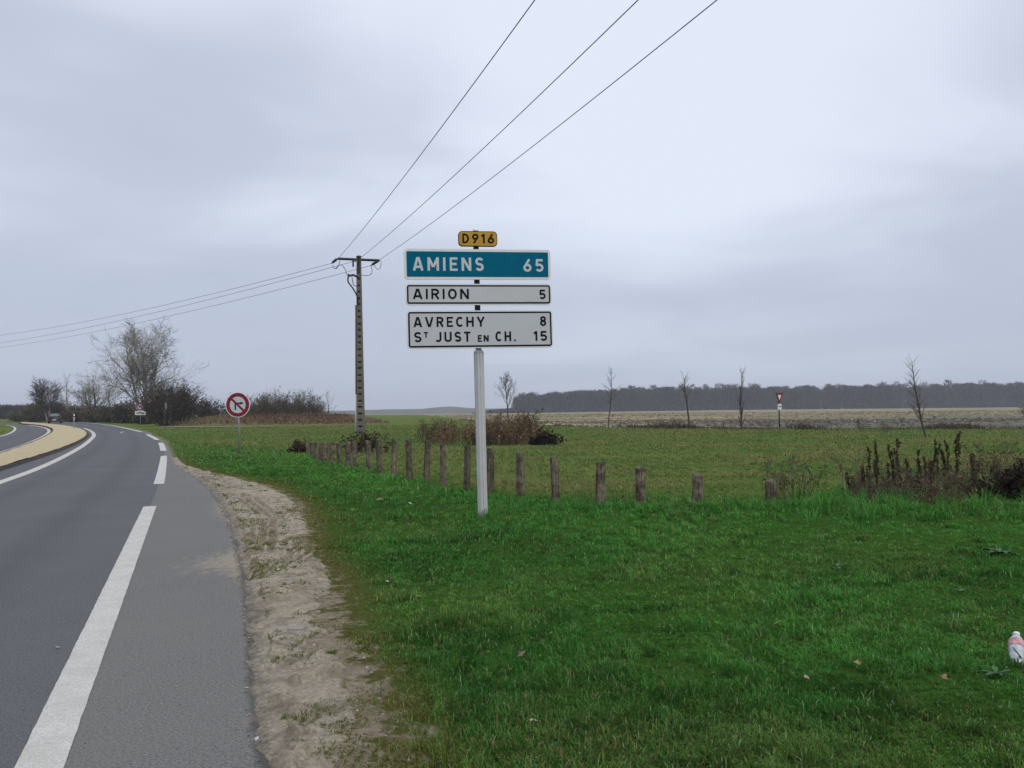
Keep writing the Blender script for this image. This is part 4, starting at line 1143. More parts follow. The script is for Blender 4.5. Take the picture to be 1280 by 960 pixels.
# ------------------------------------------------------------------ dead weeds and brambles near the posts
def thicket(name, loc, label, wx, wy, h, seed, n=260, colA=(0.10, 0.055, 0.032), colB=(0.22, 0.14, 0.085), stem='twig_red', leaf=0.05, nl=1600, cat='weeds'):
    rg = random.Random(seed); r2 = np.random.default_rng(seed)
    t = empty(name, loc, (0, 0, 0), label, cat)
    out = []
    for _ in range(n):
        a_ = rg.random() * 6.283; q_ = math.sqrt(rg.random()) * (0.75 + 0.35 * math.sin(3 * a_ + seed))
        x, y = wx * q_ * math.cos(a_), wy * q_ * math.sin(a_)
        hh = h * rg.uniform(0.5, 1.05) * (1 - 0.55 * min(1, abs(x / wx)) ** 2) * (0.7 + 0.5 * float(vnoise(x * 1.3, y * 1.3 + 5, seed)))
        z = float(H(loc[0] + x, loc[1] + y)) - float(H(loc[0], loc[1]))
        d = nrm((rg.gauss(0, .25), rg.gauss(0, .25), 1))
        grow(rg, (x, y, z - 0.03), d, hh, 0.012, 0, 1, out, (4,), 0.6, 0.0, 0.16, 0.35, 0.3, 0.006, 4)
    V, F = seg_mesh(out, 3)
    np_obj('stems', V, F, M[stem], t)['kind'] = 'stuff'
    src = [q[1] for q in out]
    ctr = [src[i] for i in r2.integers(0, len(src), nl)]
    V, F, C = leaf_cloud(ctr, leaf, 2, leaf * 1.2, np.array(colA), np.array(colB), r2)
    np_obj('leaves', V, F, M['leaf'], t, colors={'col': C})['kind'] = 'stuff'
    return t
p = at(620, 556); thicket('bramble_patch', ground(p.x, p.y), 'wide patch of red-brown brambles behind the wooden posts', 2.9, 1.3, 1.40, 201, n=360, nl=1700, colA=(0.12, 0.075, 0.042), colB=(0.36, 0.25, 0.145))
p = at(552, 553); thicket('bramble_patch', ground(p.x, p.y), 'sparse tall dead stems left of the white sign post, behind the posts', 1.6, 0.8, 1.3, 202, n=130, nl=380, colA=(0.06, 0.04, 0.025), colB=(0.15, 0.11, 0.06))
p = at(655, 552); thicket('bramble_patch', ground(p.x, p.y), 'green and brown bramble at the right end of the red-brown patch', 1.0, 0.7, 1.35, 203, n=170, nl=900, colA=(0.03, 0.04, 0.016), colB=(0.10, 0.09, 0.04))
p = at(452, 566); thicket('bramble_patch', ground(p.x, p.y), 'leafy bramble growing round the foot of the utility pole', 1.1, 0.8, 0.9, 204, n=90, nl=300, colA=(0.022, 0.03, 0.012), colB=(0.075, 0.07, 0.035), leaf=0.07)
p = at(376, 567); thicket('dead_leaf_heap', ground(p.x, p.y), 'dark brown heap of dead leaves at the far end of the post row', 0.45, 0.4, 0.45, 205, n=80, nl=420, colA=(0.02, 0.016, 0.012), colB=(0.09, 0.065, 0.04), cat='heap')
def heap(loc, label, w_, h, seed, n=900, A=(0.012, 0.01, 0.008), B=(0.05, 0.04, 0.03), leaf=0.07):
    rg = random.Random(seed); r2 = np.random.default_rng(seed)
    t = empty('branch_heap', loc, (0, 0, 0), label, 'heap')
    out = []
    for _ in range(70):
        a = rg.random() * 6.28; q = rg.random()
        x, y = math.cos(a) * q * w_ / 2, math.sin(a) * q * w_ / 2
        grow(rg, (x, y, -0.02), nrm((rg.gauss(0, .8), rg.gauss(0, .8), 0.7)), h * (1.1 - 0.6 * q), 0.02, 0, 1, out, (3,), 0.7, 0, 0.2, 0.4, 0.3, 0.008, 4)
    V, F = seg_mesh(out, 4); np_obj('branches', V, F, M['twig_dark'], t)['kind'] = 'stuff'
    src = [q[1] for q in out if q[1][2] > 0]; ctr = [src[i] for i in r2.integers(0, len(src), n)]
    V, F, C = leaf_cloud(ctr, leaf, 2, leaf, np.array(A), np.array(B), r2); np_obj('leaves', V, F, M['leaf'], t, colors={'col': C})['kind'] = 'stuff'
p = at(683, 556); heap(ground(p.x, p.y), 'dark heap of cut branches right of the red-brown brambles', 1.2, 0.6, 206, n=420, leaf=0.08)
p = at(1285, 627); heap(ground(p.x, p.y), 'black heap of dead leaves at the right edge of the picture', 0.55, 0.66, 207, n=1700, leaf=0.05)
def dock(px, py, ytop, seed, label):
    """dead dock plant: upright stem with clustered dark seed heads and drooping leaves"""
    rg = random.Random(seed); r2 = np.random.default_rng(seed)
    loc = at(px, py); h = up_to(loc, ytop)
    t = empty('dead_dock', loc, (0, 0, 0), label, 'weed', 'dead docks at the right')
    out = []; heads = []
    for s in range(rg.choice((1, 2, 2))):
        d = nrm((rg.gauss(0, .10), rg.gauss(0, .10), 1)); hh = h * rg.uniform(0.8, 1) if s else h
        one = []
        grow(rg, (rg.gauss(0, .03), rg.gauss(0, .03), -0.03), d, hh, 0.010, 0, 1, one, (5,), 0.30, 0.08, 0.06, 0.20, 0.40, 0.005, 5)
        V, F = seg_mesh(one, 4); np_obj('stem', V, F, M['twig_dark'], t); out += one
    src = []
    for a, b, r1, r2_, l in out:
        for f in (0.1, 0.3, 0.5, 0.7, 0.9):
            q = tuple(a[k] + (b[k] - a[k]) * f for k in range(3))
            if q[2] > h * 0.32 or rg.random() < 0.25: src.append(q)
    V, F, C = leaf_cloud(src, 0.017, 2, 0.010, np.array((0.028, 0.018, 0.012)), np.array((0.125, 0.082, 0.05)), r2)
    np_obj('seed_heads', V, F, M['leaf'], t, colors={'col': C})['kind'] = 'stuff'
    low = [(rg.gauss(0, .05), rg.gauss(0, .05), rg.uniform(0.03, h * 0.55)) for _ in range(16)]
    V, F, C = leaf_cloud(low, 0.055, 1, 0.03, np.array((0.06, 0.045, 0.03)), np.array((0.17, 0.13, 0.085)), r2)
    V[:, 2] = np.maximum(V[:, 2], 0.0)
    np_obj('leaves', V, F, M['leaf'], t, colors={'col': C})['kind'] = 'stuff'
dk = [(1066, 622, 590), (1078, 621, 578), (1090, 622, 562), (1097, 621, 553), (1108, 622, 580), (1118, 621, 566), (1124, 620, 548), (1133, 622, 562), (1141, 620, 585), (1150, 621, 575), (1157, 618, 548), (1164, 620, 570), (1172, 619, 556), (1182, 618, 560), (1190, 618, 552), (1197, 617, 540), (1207, 618, 575), (1216, 617, 566)]
dn = ['first', 'second', 'third', 'fourth', 'fifth', 'sixth', 'seventh', 'eighth', 'ninth', 'tenth', 'eleventh', 'twelfth', 'thirteenth', 'fourteenth', 'fifteenth', 'sixteenth', 'seventeenth', 'eighteenth']
for i, (px, py, yt) in enumerate(dk):
    dock(px, py, yt, 300 + i, 'dead dark brown dock stalk, %s from the left in the clump at the right' % dn[i])
def wisp(px, py, ytop, seed, label, wpx=50, shoots=14, colour='twig', leaves=120, lc=((0.05, 0.05, 0.02), (0.12, 0.10, 0.045))):
    loc = at(px, py); h = up_to(loc, ytop)
    return shrub('twiggy_shrub', loc, label, wpx * mpp(loc), h, seed, shoots=shoots, twigs=5, maxl=2, rad=0.007, colour=colour, leaves=leaves, leaf_size=0.022, lc=lc, rmin=0.003, spread=1.2)
wisp(990, 628, 556, 401, 'thin twiggy shrub beside the short stump at the right end of the posts', 62, 16)
wisp(1056, 626, 535, 402, 'leaning bare stems left of the dead docks', 70, 5, leaves=30)
wisp(1240, 626, 548, 403, 'brown twiggy shrub between the dead docks and the black heap', 90, 30, leaves=500, lc=((0.05, 0.045, 0.022), (0.14, 0.11, 0.06)))
wisp(1276, 612, 540, 404, 'brown twiggy shrub above the black heap at the right edge', 60, 18, leaves=260, lc=((0.05, 0.035, 0.02), (0.13, 0.09, 0.05)))
wisp(1134, 626, 563, 405, 'low tangle of dead stems among the dead docks', 165, 60, leaves=650, lc=((0.07, 0.055, 0.035), (0.19, 0.15, 0.10)))
wisp(1172, 640, 600, 406, 'straw-coloured dead tuft in front of the dead docks', 40, 22, colour='twig_red', leaves=120, lc=((0.10, 0.075, 0.045), (0.2, 0.15, 0.09)))
for i, (px, py, yt, lb) in enumerate([(556, 536, 520, 'dead weed sticking up behind the sparse brambles'), (480, 552, 534, 'dark dead weed right of the utility pole'), (840, 538, 521, 'small dead weed left of the dark-trunked young tree'), (955, 537, 522, 'dead weed between the columnar tree and the yield sign'), (1040, 541, 516, 'dead weed stems at the meadow edge right of the yield sign'), (1080, 541, 520, 'dead weed at the meadow edge left of the tall crooked tree'), (1110, 542, 522, 'low dead weed just left of the tall crooked tree')]):
    wisp(px, py, yt, 420 + i, lb, 22, 9, colour='twig_dark', leaves=60, lc=((0.03, 0.024, 0.016), (0.08, 0.06, 0.04)))

# ------------------------------------------------------------------ row of wooden posts
ordn = ['', 'first', 'second', 'third', 'fourth', 'fifth', 'sixth', 'seventh', 'eighth', 'ninth', 'tenth', 'eleventh', 'twelfth', 'thirteenth', 'fourteenth', 'fifteenth', 'sixteenth']
def wooden_post(p, ytop, seed, wpx, label):
    rg = random.Random(seed)
    h = up_to(p, ytop); r_ = 0.5 * wpx * mpp(p)
    mb = MB(); n = 12
    jit = [1 + rg.uniform(-0.17, 0.12) - (0.22 if (k_ - rg.randint(0, 1)) % 12 == seed % 12 else 0) for k_ in range(n)]
    zs = [-0.2, 0.0, 0.12, 0.3, 0.5, 0.7, 0.85, 0.95, 0.985, 1.0]
    vs = []; fs = []
    top_t = (rg.uniform(-0.25, 0.25), rg.uniform(-0.25, 0.25))
    for i, z in enumerate(zs):
        k_ = 1.05 - 0.08 * z if z < 0.97 else (0.99 if z < 0.99 else 0.84)
        for k in range(n):
            a = 6.283 * k / n
            q = r_ * k_ * jit[k] * (1 + rg.uniform(-0.05, 0.05))
            x, y = q * math.cos(a), q * math.sin(a)
            zz = z * h
            if z > 0.9: zz += (x * top_t[0] + y * top_t[1]) + rg.uniform(-0.03, 0.008)
            vs.append((x, y, zz))
    for i in range(len(zs) - 1):
        for k in range(n):
            fs.append((i * n + k, i * n + (k + 1) % n, (i + 1) * n + (k + 1) % n, (i + 1) * n + k))
    c = len(vs); vs.append((0, 0, h - 0.006))
    for k in range(n): fs.append(((len(zs) - 1) * n + k, (len(zs) - 1) * n + (k + 1) % n, c))
    mb.add(vs, fs)
    o = mb.obj('wooden_post', M['post_wood'])
    o.location = p; o.rotation_euler = (rg.gauss(0, .03), rg.gauss(0.0, .03) - 0.012, rg.random() * 6)
    tag(o, label, 'post', 'weathered wooden posts in a row')
    return o
wpx_list = [5, 4.5, 5, 6, 5.5, 6, 6.5, 6.5, 6, 7, 7, 7, 8, 8, 8.5, 8.5, 10, 10, 10, 13, 12, 14, 15]
for i, (p, px, yt, yb) in enumerate(POSTS):
    if px == 612.5: lb = 'weathered post half hidden right behind the white sign post'
    elif px == 964.6: lb = 'short flat-topped stump of a post beside the thin twiggy shrub'
    elif px > 612: lb = 'weathered wooden post, %s to the right of the white sign post' % ordn[i - 16]
    else: lb = 'weathered wooden post, %s to the left of the white sign post' % ordn[16 - i]
    wooden_post(p, yt, 500 + i, wpx_list[i], lb)

# ------------------------------------------------------------------ direction sign
def arc(cx_, cy_, rx, ry, a0, a1, n=14):
    return [(cx_ + rx * math.cos(R(a0 + (a1 - a0) * i / n)), cy_ + ry * math.sin(R(a0 + (a1 - a0) * i / n))) for i in range(n + 1)]
GL_ = {  # glyph: (width, [strokes]) centre lines in a cell of height 1, inset by half a stroke (0.08)
    'A': (0.66, [[(0.07, 0), (0.305, 1.0)], [(0.59, 0), (0.355, 1.0)], [(0.15, 0.28), (0.51, 0.28)]]),
    'M': (0.72, [[(0.08, 0), (0.08, 1)], [(0.64, 0), (0.64, 1)], [(0.10, 0.94), (0.35, 0.28)], [(0.62, 0.94), (0.37, 0.28)]]),
    'I': (0.16, [[(0.08, 0), (0.08, 1)]]),
    'E': (0.50, [[(0.50, 0.92), (0.08, 0.92), (0.08, 0.08), (0.50, 0.08)], [(0.10, 0.51), (0.44, 0.51)]]),
    'N': (0.62, [[(0.08, 0), (0.08, 1)], [(0.54, 0), (0.54, 1)], [(0.10, 0.95), (0.52, 0.05)]]),
    'S': (0.54, [arc(0.27, 0.71, 0.19, 0.21, 25, 90, 5) + arc(0.27, 0.71, 0.19, 0.21, 95, 250, 9) + [(0.30, 0.49)] + arc(0.27, 0.29, 0.19, 0.21, 60, -90, 9) + arc(0.27, 0.29, 0.19, 0.21, -95, -158, 5)]),
    'R': (0.56, [[(0.08, 0), (0.08, 0.92)] + [(0.28, 0.92)] + arc(0.28, 0.70, 0.20, 0.22, 80, -90, 10) + [(0.08, 0.48)], [(0.28, 0.47), (0.50, 0)]]),
    'O': (0.62, [arc(0.31, 0.5, 0.23, 0.42, 90, 450, 28)]),
    'V': (0.66, [[(0.07, 1), (0.305, 0.0)], [(0.59, 1), (0.355, 0.0)]]),
    'C': (0.58, [arc(0.31, 0.5, 0.23, 0.42, 45, 315, 20)]),
    'H': (0.60, [[(0.08, 0), (0.08, 1)], [(0.52, 0), (0.52, 1)], [(0.10, 0.51), (0.50, 0.51)]]),
    'Y': (0.64, [[(0.07, 1), (0.30, 0.44)], [(0.57, 1), (0.34, 0.44)], [(0.32, 0.47), (0.32, 0)]]),
    'T': (0.52, [[(0.0, 0.92), (0.52, 0.92)], [(0.26, 0.90), (0.26, 0)]]),
    'J': (0.46, [[(0.38, 1), (0.38, 0.30)] + arc(0.20, 0.28, 0.18, 0.20, 0, -150, 10)]),
    'U': (0.60, [[(0.08, 1), (0.08, 0.32)] + arc(0.30, 0.30, 0.22, 0.22, 180, 360, 12) + [(0.52, 0.32), (0.52, 1)]]),
    'D': (0.60, [[(0.08, 0.0), (0.08, 0.92), (0.22, 0.92)] + arc(0.22, 0.5, 0.30, 0.42, 85, -85, 16) + [(0.22, 0.08), (0.10, 0.08)]]),
    '.': (0.16, [[(0.08, 0.0), (0.08, 0.16)]]),
    '1': (0.28, [[(0.02, 0.74), (0.19, 0.95)], [(0.20, 1.0), (0.20, 0)]]),
    '5': (0.52, [[(0.48, 0.92), (0.06, 0.92)], [(0.12, 0.96), (0.09, 0.46)], [(0.08, 0.50)] + arc(0.26, 0.32, 0.19, 0.24, 115, -90, 12) + arc(0.26, 0.32, 0.19, 0.24, -95, -150, 5)]),
    '6': (0.54, [[(0.40, 0.99), (0.14, 0.46)], arc(0.27, 0.31, 0.19, 0.23, 150, 510, 24)]),
    '8': (0.54, [arc(0.27, 0.73, 0.17, 0.19, -90, 270, 22), arc(0.27, 0.29, 0.19, 0.21, 90, 450, 24)]),
    '9': (0.54, [[(0.14, 0.01), (0.40, 0.54)], arc(0.27, 0.69, 0.19, 0.23, -30, 330, 24)]),
}
def stroke_strip(mb, pts, wd, y0, depth, fx, closed=False):
    """flat ribbon along a centre line, mitred at the bends, as one piece with thickness"""
    P = [Vector((x, z)) for x, z in pts]
    Q = [P[0]]
    for q in P[1:]:
        if (q - Q[-1]).length > 1e-4: Q.append(q)
    P = Q; n = len(P)
    L = []; Rr = []
    for i in range(n):
        d0 = (P[i] - P[i - 1]).normalized() if i > 0 else None
        d1 = (P[i + 1] - P[i]).normalized() if i < n - 1 else None
        if closed and (i == 0 or i == n - 1):
            d0 = (P[n - 1] - P[n - 2]).normalized(); d1 = (P[1] - P[0]).normalized()
        d0 = d0 or d1; d1 = d1 or d0
        n0 = Vector((-d0.y, d0.x)); n1 = Vector((-d1.y, d1.x))
        m = (n0 + n1)
        m = m.normalized() if m.length > 1e-6 else n0
        s = 1 / max(m.dot(n0), 0.80)
        L.append(P[i] + m * wd / 2 * s); Rr.append(P[i] - m * wd / 2 * s)
    vs = []
    for a, b in zip(L, Rr):
        for q in (a, b):
            vs.append(fx(q.x, q.y, y0))
        for q in (a, b):
            vs.append(fx(q.x, q.y, y0 + depth))
    fs = []
    for i in range(n - 1):
        a = 4 * i; b = 4 * (i + 1)
        fs += [(a, a + 1, b + 1, b), (a + 2, b + 2, b + 3, a + 3), (a, b, b + 2, a + 2), (a + 1, a + 3, b + 3, b + 1)]
    fs += [(0, 2, 3, 1), (4 * n - 4, 4 * n - 3, 4 * n - 1, 4 * n - 2)]
    mb.add(vs, fs)
def word(mb, text, x0, x1, z0, h, y, stroke=0.165):
    """letters fill x0..x1 on baseline z0; the stroke keeps its weight"""
    ws = [GL_[c][0] for c in text]; tot = sum(ws)
    free = (x1 - x0) / h - tot
    gap = free / max(len(text) - 1, 1)
    sx = 1.0
    if gap < 0.12 and len(text) > 1:
        gap = 0.14; sx = ((x1 - x0) / h - gap * (len(text) - 1)) / tot
    elif gap > 0.34 and len(text) > 1:
        gap = 0.30; sx = ((x1 - x0) / h - gap * (len(text) - 1)) / tot
    if len(text) == 1: sx = (x1 - x0) / h / tot
    x = x0
    for c in text:
        wd, strokes = GL_[c]
        for j, st in enumerate(strokes):
            closed = c in 'O8' or (c in '69' and j == 1)
            fx = lambda a, b, yy: (x + a * h * sx, yy - 0.0004 * j, z0 + b * h)
            pts = [(a * sx, b) for a, b in st]
            f2 = lambda a, b, yy: (x + a * h, yy - 0.0004 * j, z0 + b * h)
            stroke_strip(mb, pts, stroke, y, 0.003, f2, closed)
        x += (wd * sx + gap) * h
def rrect(x0, x1, z0, z1, r_, n=6):
    pts = []
    for cx_, cz_, a in ((x1 - r_, z0 + r_, -90), (x1 - r_, z1 - r_, 0), (x0 + r_, z1 - r_, 90), (x0 + r_, z0 + r_, 180)):
        for i in range(n + 1):
            t = R(a + 90 * i / n); pts.append((cx_ + r_ * math.cos(t), cz_ + r_ * math.sin(t)))
    return pts
SB = at(603.5, 647)
S_ = SB.y / FPX                                   # metres per photo pixel at the sign
SIGN_LEAN, SIGN_YAW = R(-0.95), R(-11)
sgn = empty('direction_sign', SB, (0, 0, 0), 'tall direction sign with blue, white and yellow panels on an aluminium post', 'road sign')
sgn.matrix_world = Matrix.Translation(SB) @ Matrix.Rotation(SIGN_LEAN, 4, 'Y') @ Matrix.Rotation(-SIGN_YAW, 4, 'Z')
def sz(y): return (647 - y) * S_ * 1.006           # image row -> height on the sign
def sx_(x, y): return (x - (594.3 + (y - 301) * 0.0268)) * S_ * 1.02
FY = -0.115                                        # front plane of the panels
def panel(x0, x1, y0, y1, rim_mat, face_mat, border, words, letter_mat, label, lw, rad=0.05, rimw=3.0, name='sign_panel', slope=(0, 0)):
    ym = (y0 + y1) / 2
    X0, X1, Z0, Z1 = sx_(x0, ym), sx_(x1, ym), sz(y1), sz(y0)
    mb = MB(); mb.prism(rrect(X0, X1, Z0, Z1, rad), FY, FY + 0.03)
    p_ = mb.obj(name, M[rim_mat], sgn, label=label)
    g_ = rimw * S_
    e = 0.004
    inner = rrect(X0 + g_, X1 - g_, Z0 + g_, Z1 - g_, max(rad - g_, 0.012))
    mb = MB()
    if border:
        bw = border * S_
        inner2 = rrect(X0 + g_ + bw, X1 - g_ - bw, Z0 + g_ + bw, Z1 - g_ - bw, max(rad - g_ - bw, 0.008))
        mb.prism(inner, FY - e, FY - 0.0005, inner2)
        mb.obj('border', M['sign_black'], p_)
        mb = MB(); mb.prism(inner2, FY - e + 0.0008, FY - 0.0004)
    else:
        mb.prism(inner, FY - e, FY - 0.0005)
    mb.obj('face', M[face_mat], p_)
    # folded back edge
    mb = MB(); mb.prism(rrect(X0 + 0.01, X1 - 0.01, Z0 + 0.01, Z1 - 0.01, rad * 0.8), FY + 0.0305, FY + 0.05, rrect(X0 + 0.03, X1 - 0.03, Z0 + 0.03, Z1 - 0.03, rad * 0.6))
    mb.obj('folded_edge', M['galv'], p_)
    for tx, a, b, yb, hp in words:
        mb = MB()
        word(mb, tx, sx_(a, ym), sx_(b, ym), sz(yb), hp * S_, FY - e - 0.0022, lw * (1.2 if hp < 9 else 1.0))
        mb.obj('lettering', M[letter_mat], p_)
    return p_
panel(571.3, 619.3, 292.5, 311.5, 'sign_black', 'sign_yellow', 0, [('D', 576, 584.3, 307.6, 11.8), ('916', 588, 615.3, 307.6, 11.8)], 'sign_black', 'small yellow panel reading D 916 with a dark edge', 0.195, rad=0.055, rimw=0.9, name='route_plate')
panel(505.5, 686.5, 315, 352.5, 'white_paint', 'sign_blue', 0, [('AMIENS', 516, 602.5, 342.0, 16.6), ('65', 651.6, 677.2, 342.6, 15.8)], 'sign_letter', 'blue-green panel reading AMIENS 65 with a white rim', 0.18, rimw=3.2)
panel(507.8, 687.5, 358, 384.2, 'white_paint', 'sign_grey', 1.9, [('AIRION', 516.2, 584.5, 376.8, 12.6), ('5', 672, 680, 376.9, 11.6)], 'sign_black', 'narrow white panel reading AIRION 5 with a black border', 0.195, rimw=1.6)
panel(509.6, 689.2, 391, 437.6, 'white_paint', 'sign_grey', 2.0, [('AVRECHY', 517.5, 604.2, 411.0, 12.2), ('8', 673.2, 681, 410.6, 12.0), ('S', 517.8, 526.9, 429.4, 12.2), ('T', 529.6, 534.6, 424.0, 6.6), ('JUST', 544, 586, 429.4, 12.2), ('EN', 595.2, 608.4, 429.6, 8.0), ('CH.', 617, 642, 429.4, 12.2), ('15', 664.8, 681.6, 429.2, 12.0)], 'sign_black', 'tall white panel reading AVRECHY 8 and ST JUST EN CH. 15 with a black border', 0.195, rimw=1.6)
# lower post: octagonal aluminium profile with grooves
r_ = 6.1 * S_
prof = []
for k in range(8):
    a = R(22.5 + 45 * k)
    a2 = R(22.5 + 45 * (k + 1))
    p0 = Vector((math.cos(a), math.sin(a))) * r_ * 1.06; p1 = Vector((math.cos(a2), math.sin(a2))) * r_ * 1.06
    prof += [p0]
    if k % 2 == 1:
        m_ = (p0 + p1) / 2; prof += [p0.lerp(p1, 0.36), p0.lerp(p1, 0.40) * 0.86, p0.lerp(p1, 0.60) * 0.86, p0.lerp(p1, 0.64)]
mb = MB(); n_ = len(prof); ztop = sz(443)
mb.add([(q.x, q.y, -0.35) for q in prof] + [(q.x, q.y, ztop) for q in prof], [(k, (k + 1) % n_, n_ + (k + 1) % n_, n_ + k) for k in range(n_)] + [tuple(range(n_, 2 * n_))])
post = mb.obj('post', M['alu'], sgn)
mb = MB(); mb.lathe([(r_ * 0.98, ztop + 0.0005), (r_ * 1.0, ztop + 0.02), (r_ * 0.8, ztop + 0.035), (r_ * 0.62, ztop + 0.05)], 12); mb.obj('collar', M['white_paint'], post, True)
mb = MB(); mb.lathe([(3.6 * S_, ztop + 0.0505), (3.6 * S_, sz(291))], 12); mast = mb.obj('mast', M['dark_steel'], sgn, True)
mb = MB(); mb.lathe([(3.7 * S_, sz(291) + 0.0005), (3.8 * S_, sz(289.5)), (3.0 * S_, sz(288)), (1.2 * S_, sz(286.8))], 12); mb.obj('cap', M['white_paint'], mast, True)
for y0 in (301, 325, 343, 371, 400, 428):
    mb = MB(); z = sz(y0); mb.box((0, -0.035, z), (9 * S_, 0.07, 0.045)); mb.obj('bracket', M['galv'], sgn)

# ------------------------------------------------------------------ round signs
def ring(r0_, r1_, n=40): 
    return [(r1_ * math.cos(2 * math.pi * k / n), r1_ * math.sin(2 * math.pi * k / n)) for k in range(n)], [(r0_ * math.cos(2 * math.pi * k / n), r0_ * math.sin(2 * math.pi * k / n)) for k in range(n)]
def no_turn_sign(base, zc_, rad, label, yaw=0.0, lean=0.0, plate=None, group=None):
    t = empty('no_turn_sign', base, (0, lean, yaw), label, 'road sign', group)
    mb = MB(); mb.tube([(0, 0.035, -0.3), (0, 0.035, zc_ + rad * 0.7)], 0.04, 10); mb.obj('post', M['galv'], t, True)
    f0 = -0.02
    def rel(mb): 
        mb.v = [(x, y, z + zc_) for x, y, z in mb.v]; return mb
    o_, i_ = ring(rad * 0.955, rad)
    mb = MB(); mb.prism(o_, f0, f0 + 0.03); d_ = rel(mb).obj('disc', M['white_paint'], t)
    o_, i_ = ring(rad * 0.655, rad * 0.945)
    mb = MB(); mb.prism(o_, f0 - 0.003, f0 - 0.0005, i_); rel(mb).obj('red_ring', M['sign_red'], d_)
    mb = MB(); mb.prism(i_, f0 - 0.002, f0 - 0.0006); rel(mb).obj('face', M['sign_letter'], d_)
    s = rad
    mb = MB()
    poly = [(-0.26, -0.40), (-0.14, -0.40), (-0.14, 0.06), (0.24, 0.06), (0.24, -0.0), (0.50, 0.13), (0.24, 0.24), (0.24, 0.18), (-0.20, 0.18), (-0.26, 0.12)]
    mb.prism([(x * s, z * s) for x, z in poly], f0 - 0.005, f0 - 0.0025); rel(mb).obj('arrow', M['sign_black'], d_)
    c, q = 0.655 * s, 0.085 * s; a = R(-45)
    pl = [(-c, -q), (c, -q), (c, q), (-c, q)]
    mb = MB(); mb.prism([(x * math.cos(a) - z * math.sin(a), x * math.sin(a) + z * math.cos(a)) for x, z in pl], f0 - 0.009, f0 - 0.006); rel(mb).obj('slash', M['sign_red'], d_)
    if plate:
        pw, ph, pz = plate
        mb = MB(); mb.prism(rrect(-pw / 2, pw / 2, pz - ph / 2, pz + ph / 2, 0.04), f0, f0 + 0.02); pp = mb.obj('plate', M['white_paint'], t)
        mb = MB(); mb.prism(rrect(-pw * .44, pw * .44, pz - ph * .38, pz + ph * .38, 0.03), f0 - 0.003, f0 - 0.0005); mb.obj('plate_face', M['sign_grey'], pp)
        mb = MB(); mb.prism(rrect(-pw * .34, pw * .34, pz - ph * .12, pz + ph * .12, 0.015), f0 - 0.006, f0 - 0.0035); mb.obj('plate_lettering', M['sign_black'], pp)
    return t
p = at(299, 566.5)
no_turn_sign(p, up_to(p, 506), 15.8 * mpp(p), 'large round red-ringed no right turn sign on the grass left of the posts', yaw=R(-6), lean=R(-1.6))
p = at(175.5, 531.5)
no_turn_sign(p, up_to(p, 508), 5.6 * mpp(p), 'small distant round sign with a white plate beneath, by the tallest tree', yaw=R(5), plate=(13 * mpp(p), 5 * mpp(p), up_to(p, 516.2)))
# sign seen almost edge on
p = at(206.5, 534.0)
t = empty('edge_on_sign', p, (0, 0, R(97)), 'dark post with a round sign turned edge-on, before the dark bush', 'road sign')
mb = MB(); mb.tube([(0, 0, -0.2), (0, 0, up_to(p, 503))], 0.05, 8); mb.obj('post', M['dark_steel'], t, True)
o_, i_ = ring(0.3, 0.36, 24); zc_ = up_to(p, 507.5)
mb = MB(); mb.prism(o_, -0.075, -0.055); mb.v = [(x, y, z + zc_) for x, y, z in mb.v]; dsc = mb.obj('disc', M['galv'], t)
mb = MB(); mb.prism(i_, -0.054, -0.04); mb.v = [(x, y, z + zc_) for x, y, z in mb.v]; mb.obj('disc_back', M['dark_steel'], dsc)
# yield sign
p = at(975, 536.5)
t = empty('yield_sign', p, (0, R(-0.8), R(40)), 'red and white triangular yield sign on a dark post at the meadow edge', 'road sign')
zt, zb = up_to(p, 491.5), up_to(p, 504.3)
mb = MB(); mb.tube([(0, 0.03, -0.2), (0, 0.03, zt - 0.1)], 0.045, 8); mb.obj('post', M['dark_steel'], t, True)
def tri(s_, c=None):
    hw = (zt - zb) * 0.58
    cz_ = zb + (zt - zb) * 0.64
    return [(-hw * s_, cz_ + (zt - cz_) * s_), (0, cz_ + (zb - cz_) * s_), (hw * s_, cz_ + (zt - cz_) * s_)]
mb = MB(); mb.prism(tri(1.08), -0.03, 0.0); tp = mb.obj('triangle', M['dark_steel'], t)
mb = MB(); mb.prism(tri(1.02), -0.034, -0.0305, tri(0.5)); mb.obj('red_border', M['sign_red'], tp)
mb = MB(); mb.prism(tri(0.5), -0.033, -0.031); mb.obj('face', M['white_paint'], tp)
z1, z0 = up_to(p, 504.8), up_to(p, 512)
mb = MB(); mb.prism(rrect(-0.21, 0.21, z0, z1, 0.03), -0.03, -0.01); pp = mb.obj('plate', M['white_paint'], t)
mb = MB(); mb.prism(rrect(-0.15, 0.15, z0 + (z1 - z0) * .45, z0 + (z1 - z0) * .6, 0.01), -0.034, -0.0305); mb.obj('plate_lettering', M['sign_black'], pp)
# marker post on the island tip
p = at(92.5, 538)
t = empty('marker_post', p, (0, 0, 0), 'thin white-topped marker post on the gravel island', 'marker')
hh = up_to(p, 517.5)
mb = MB(); mb.tube([(0, 0, -0.1), (0, 0, hh * 0.58)], 0.035, 8); mb.obj('stem', M['galv'], t, True)
mb = MB(); mb.tube([(0, 0, hh * 0.581), (0, 0, hh * 0.97), (0, 0, hh)], [0.05, 0.05, 0.035], 10); mb.obj('sleeve', M['white_paint'], t, True)
mb = MB(); mb.tube([(0, 0, hh * 0.80), (0, 0, hh * 0.87)], 0.053, 10); mb.obj('band', M['dark_steel'], t, True)

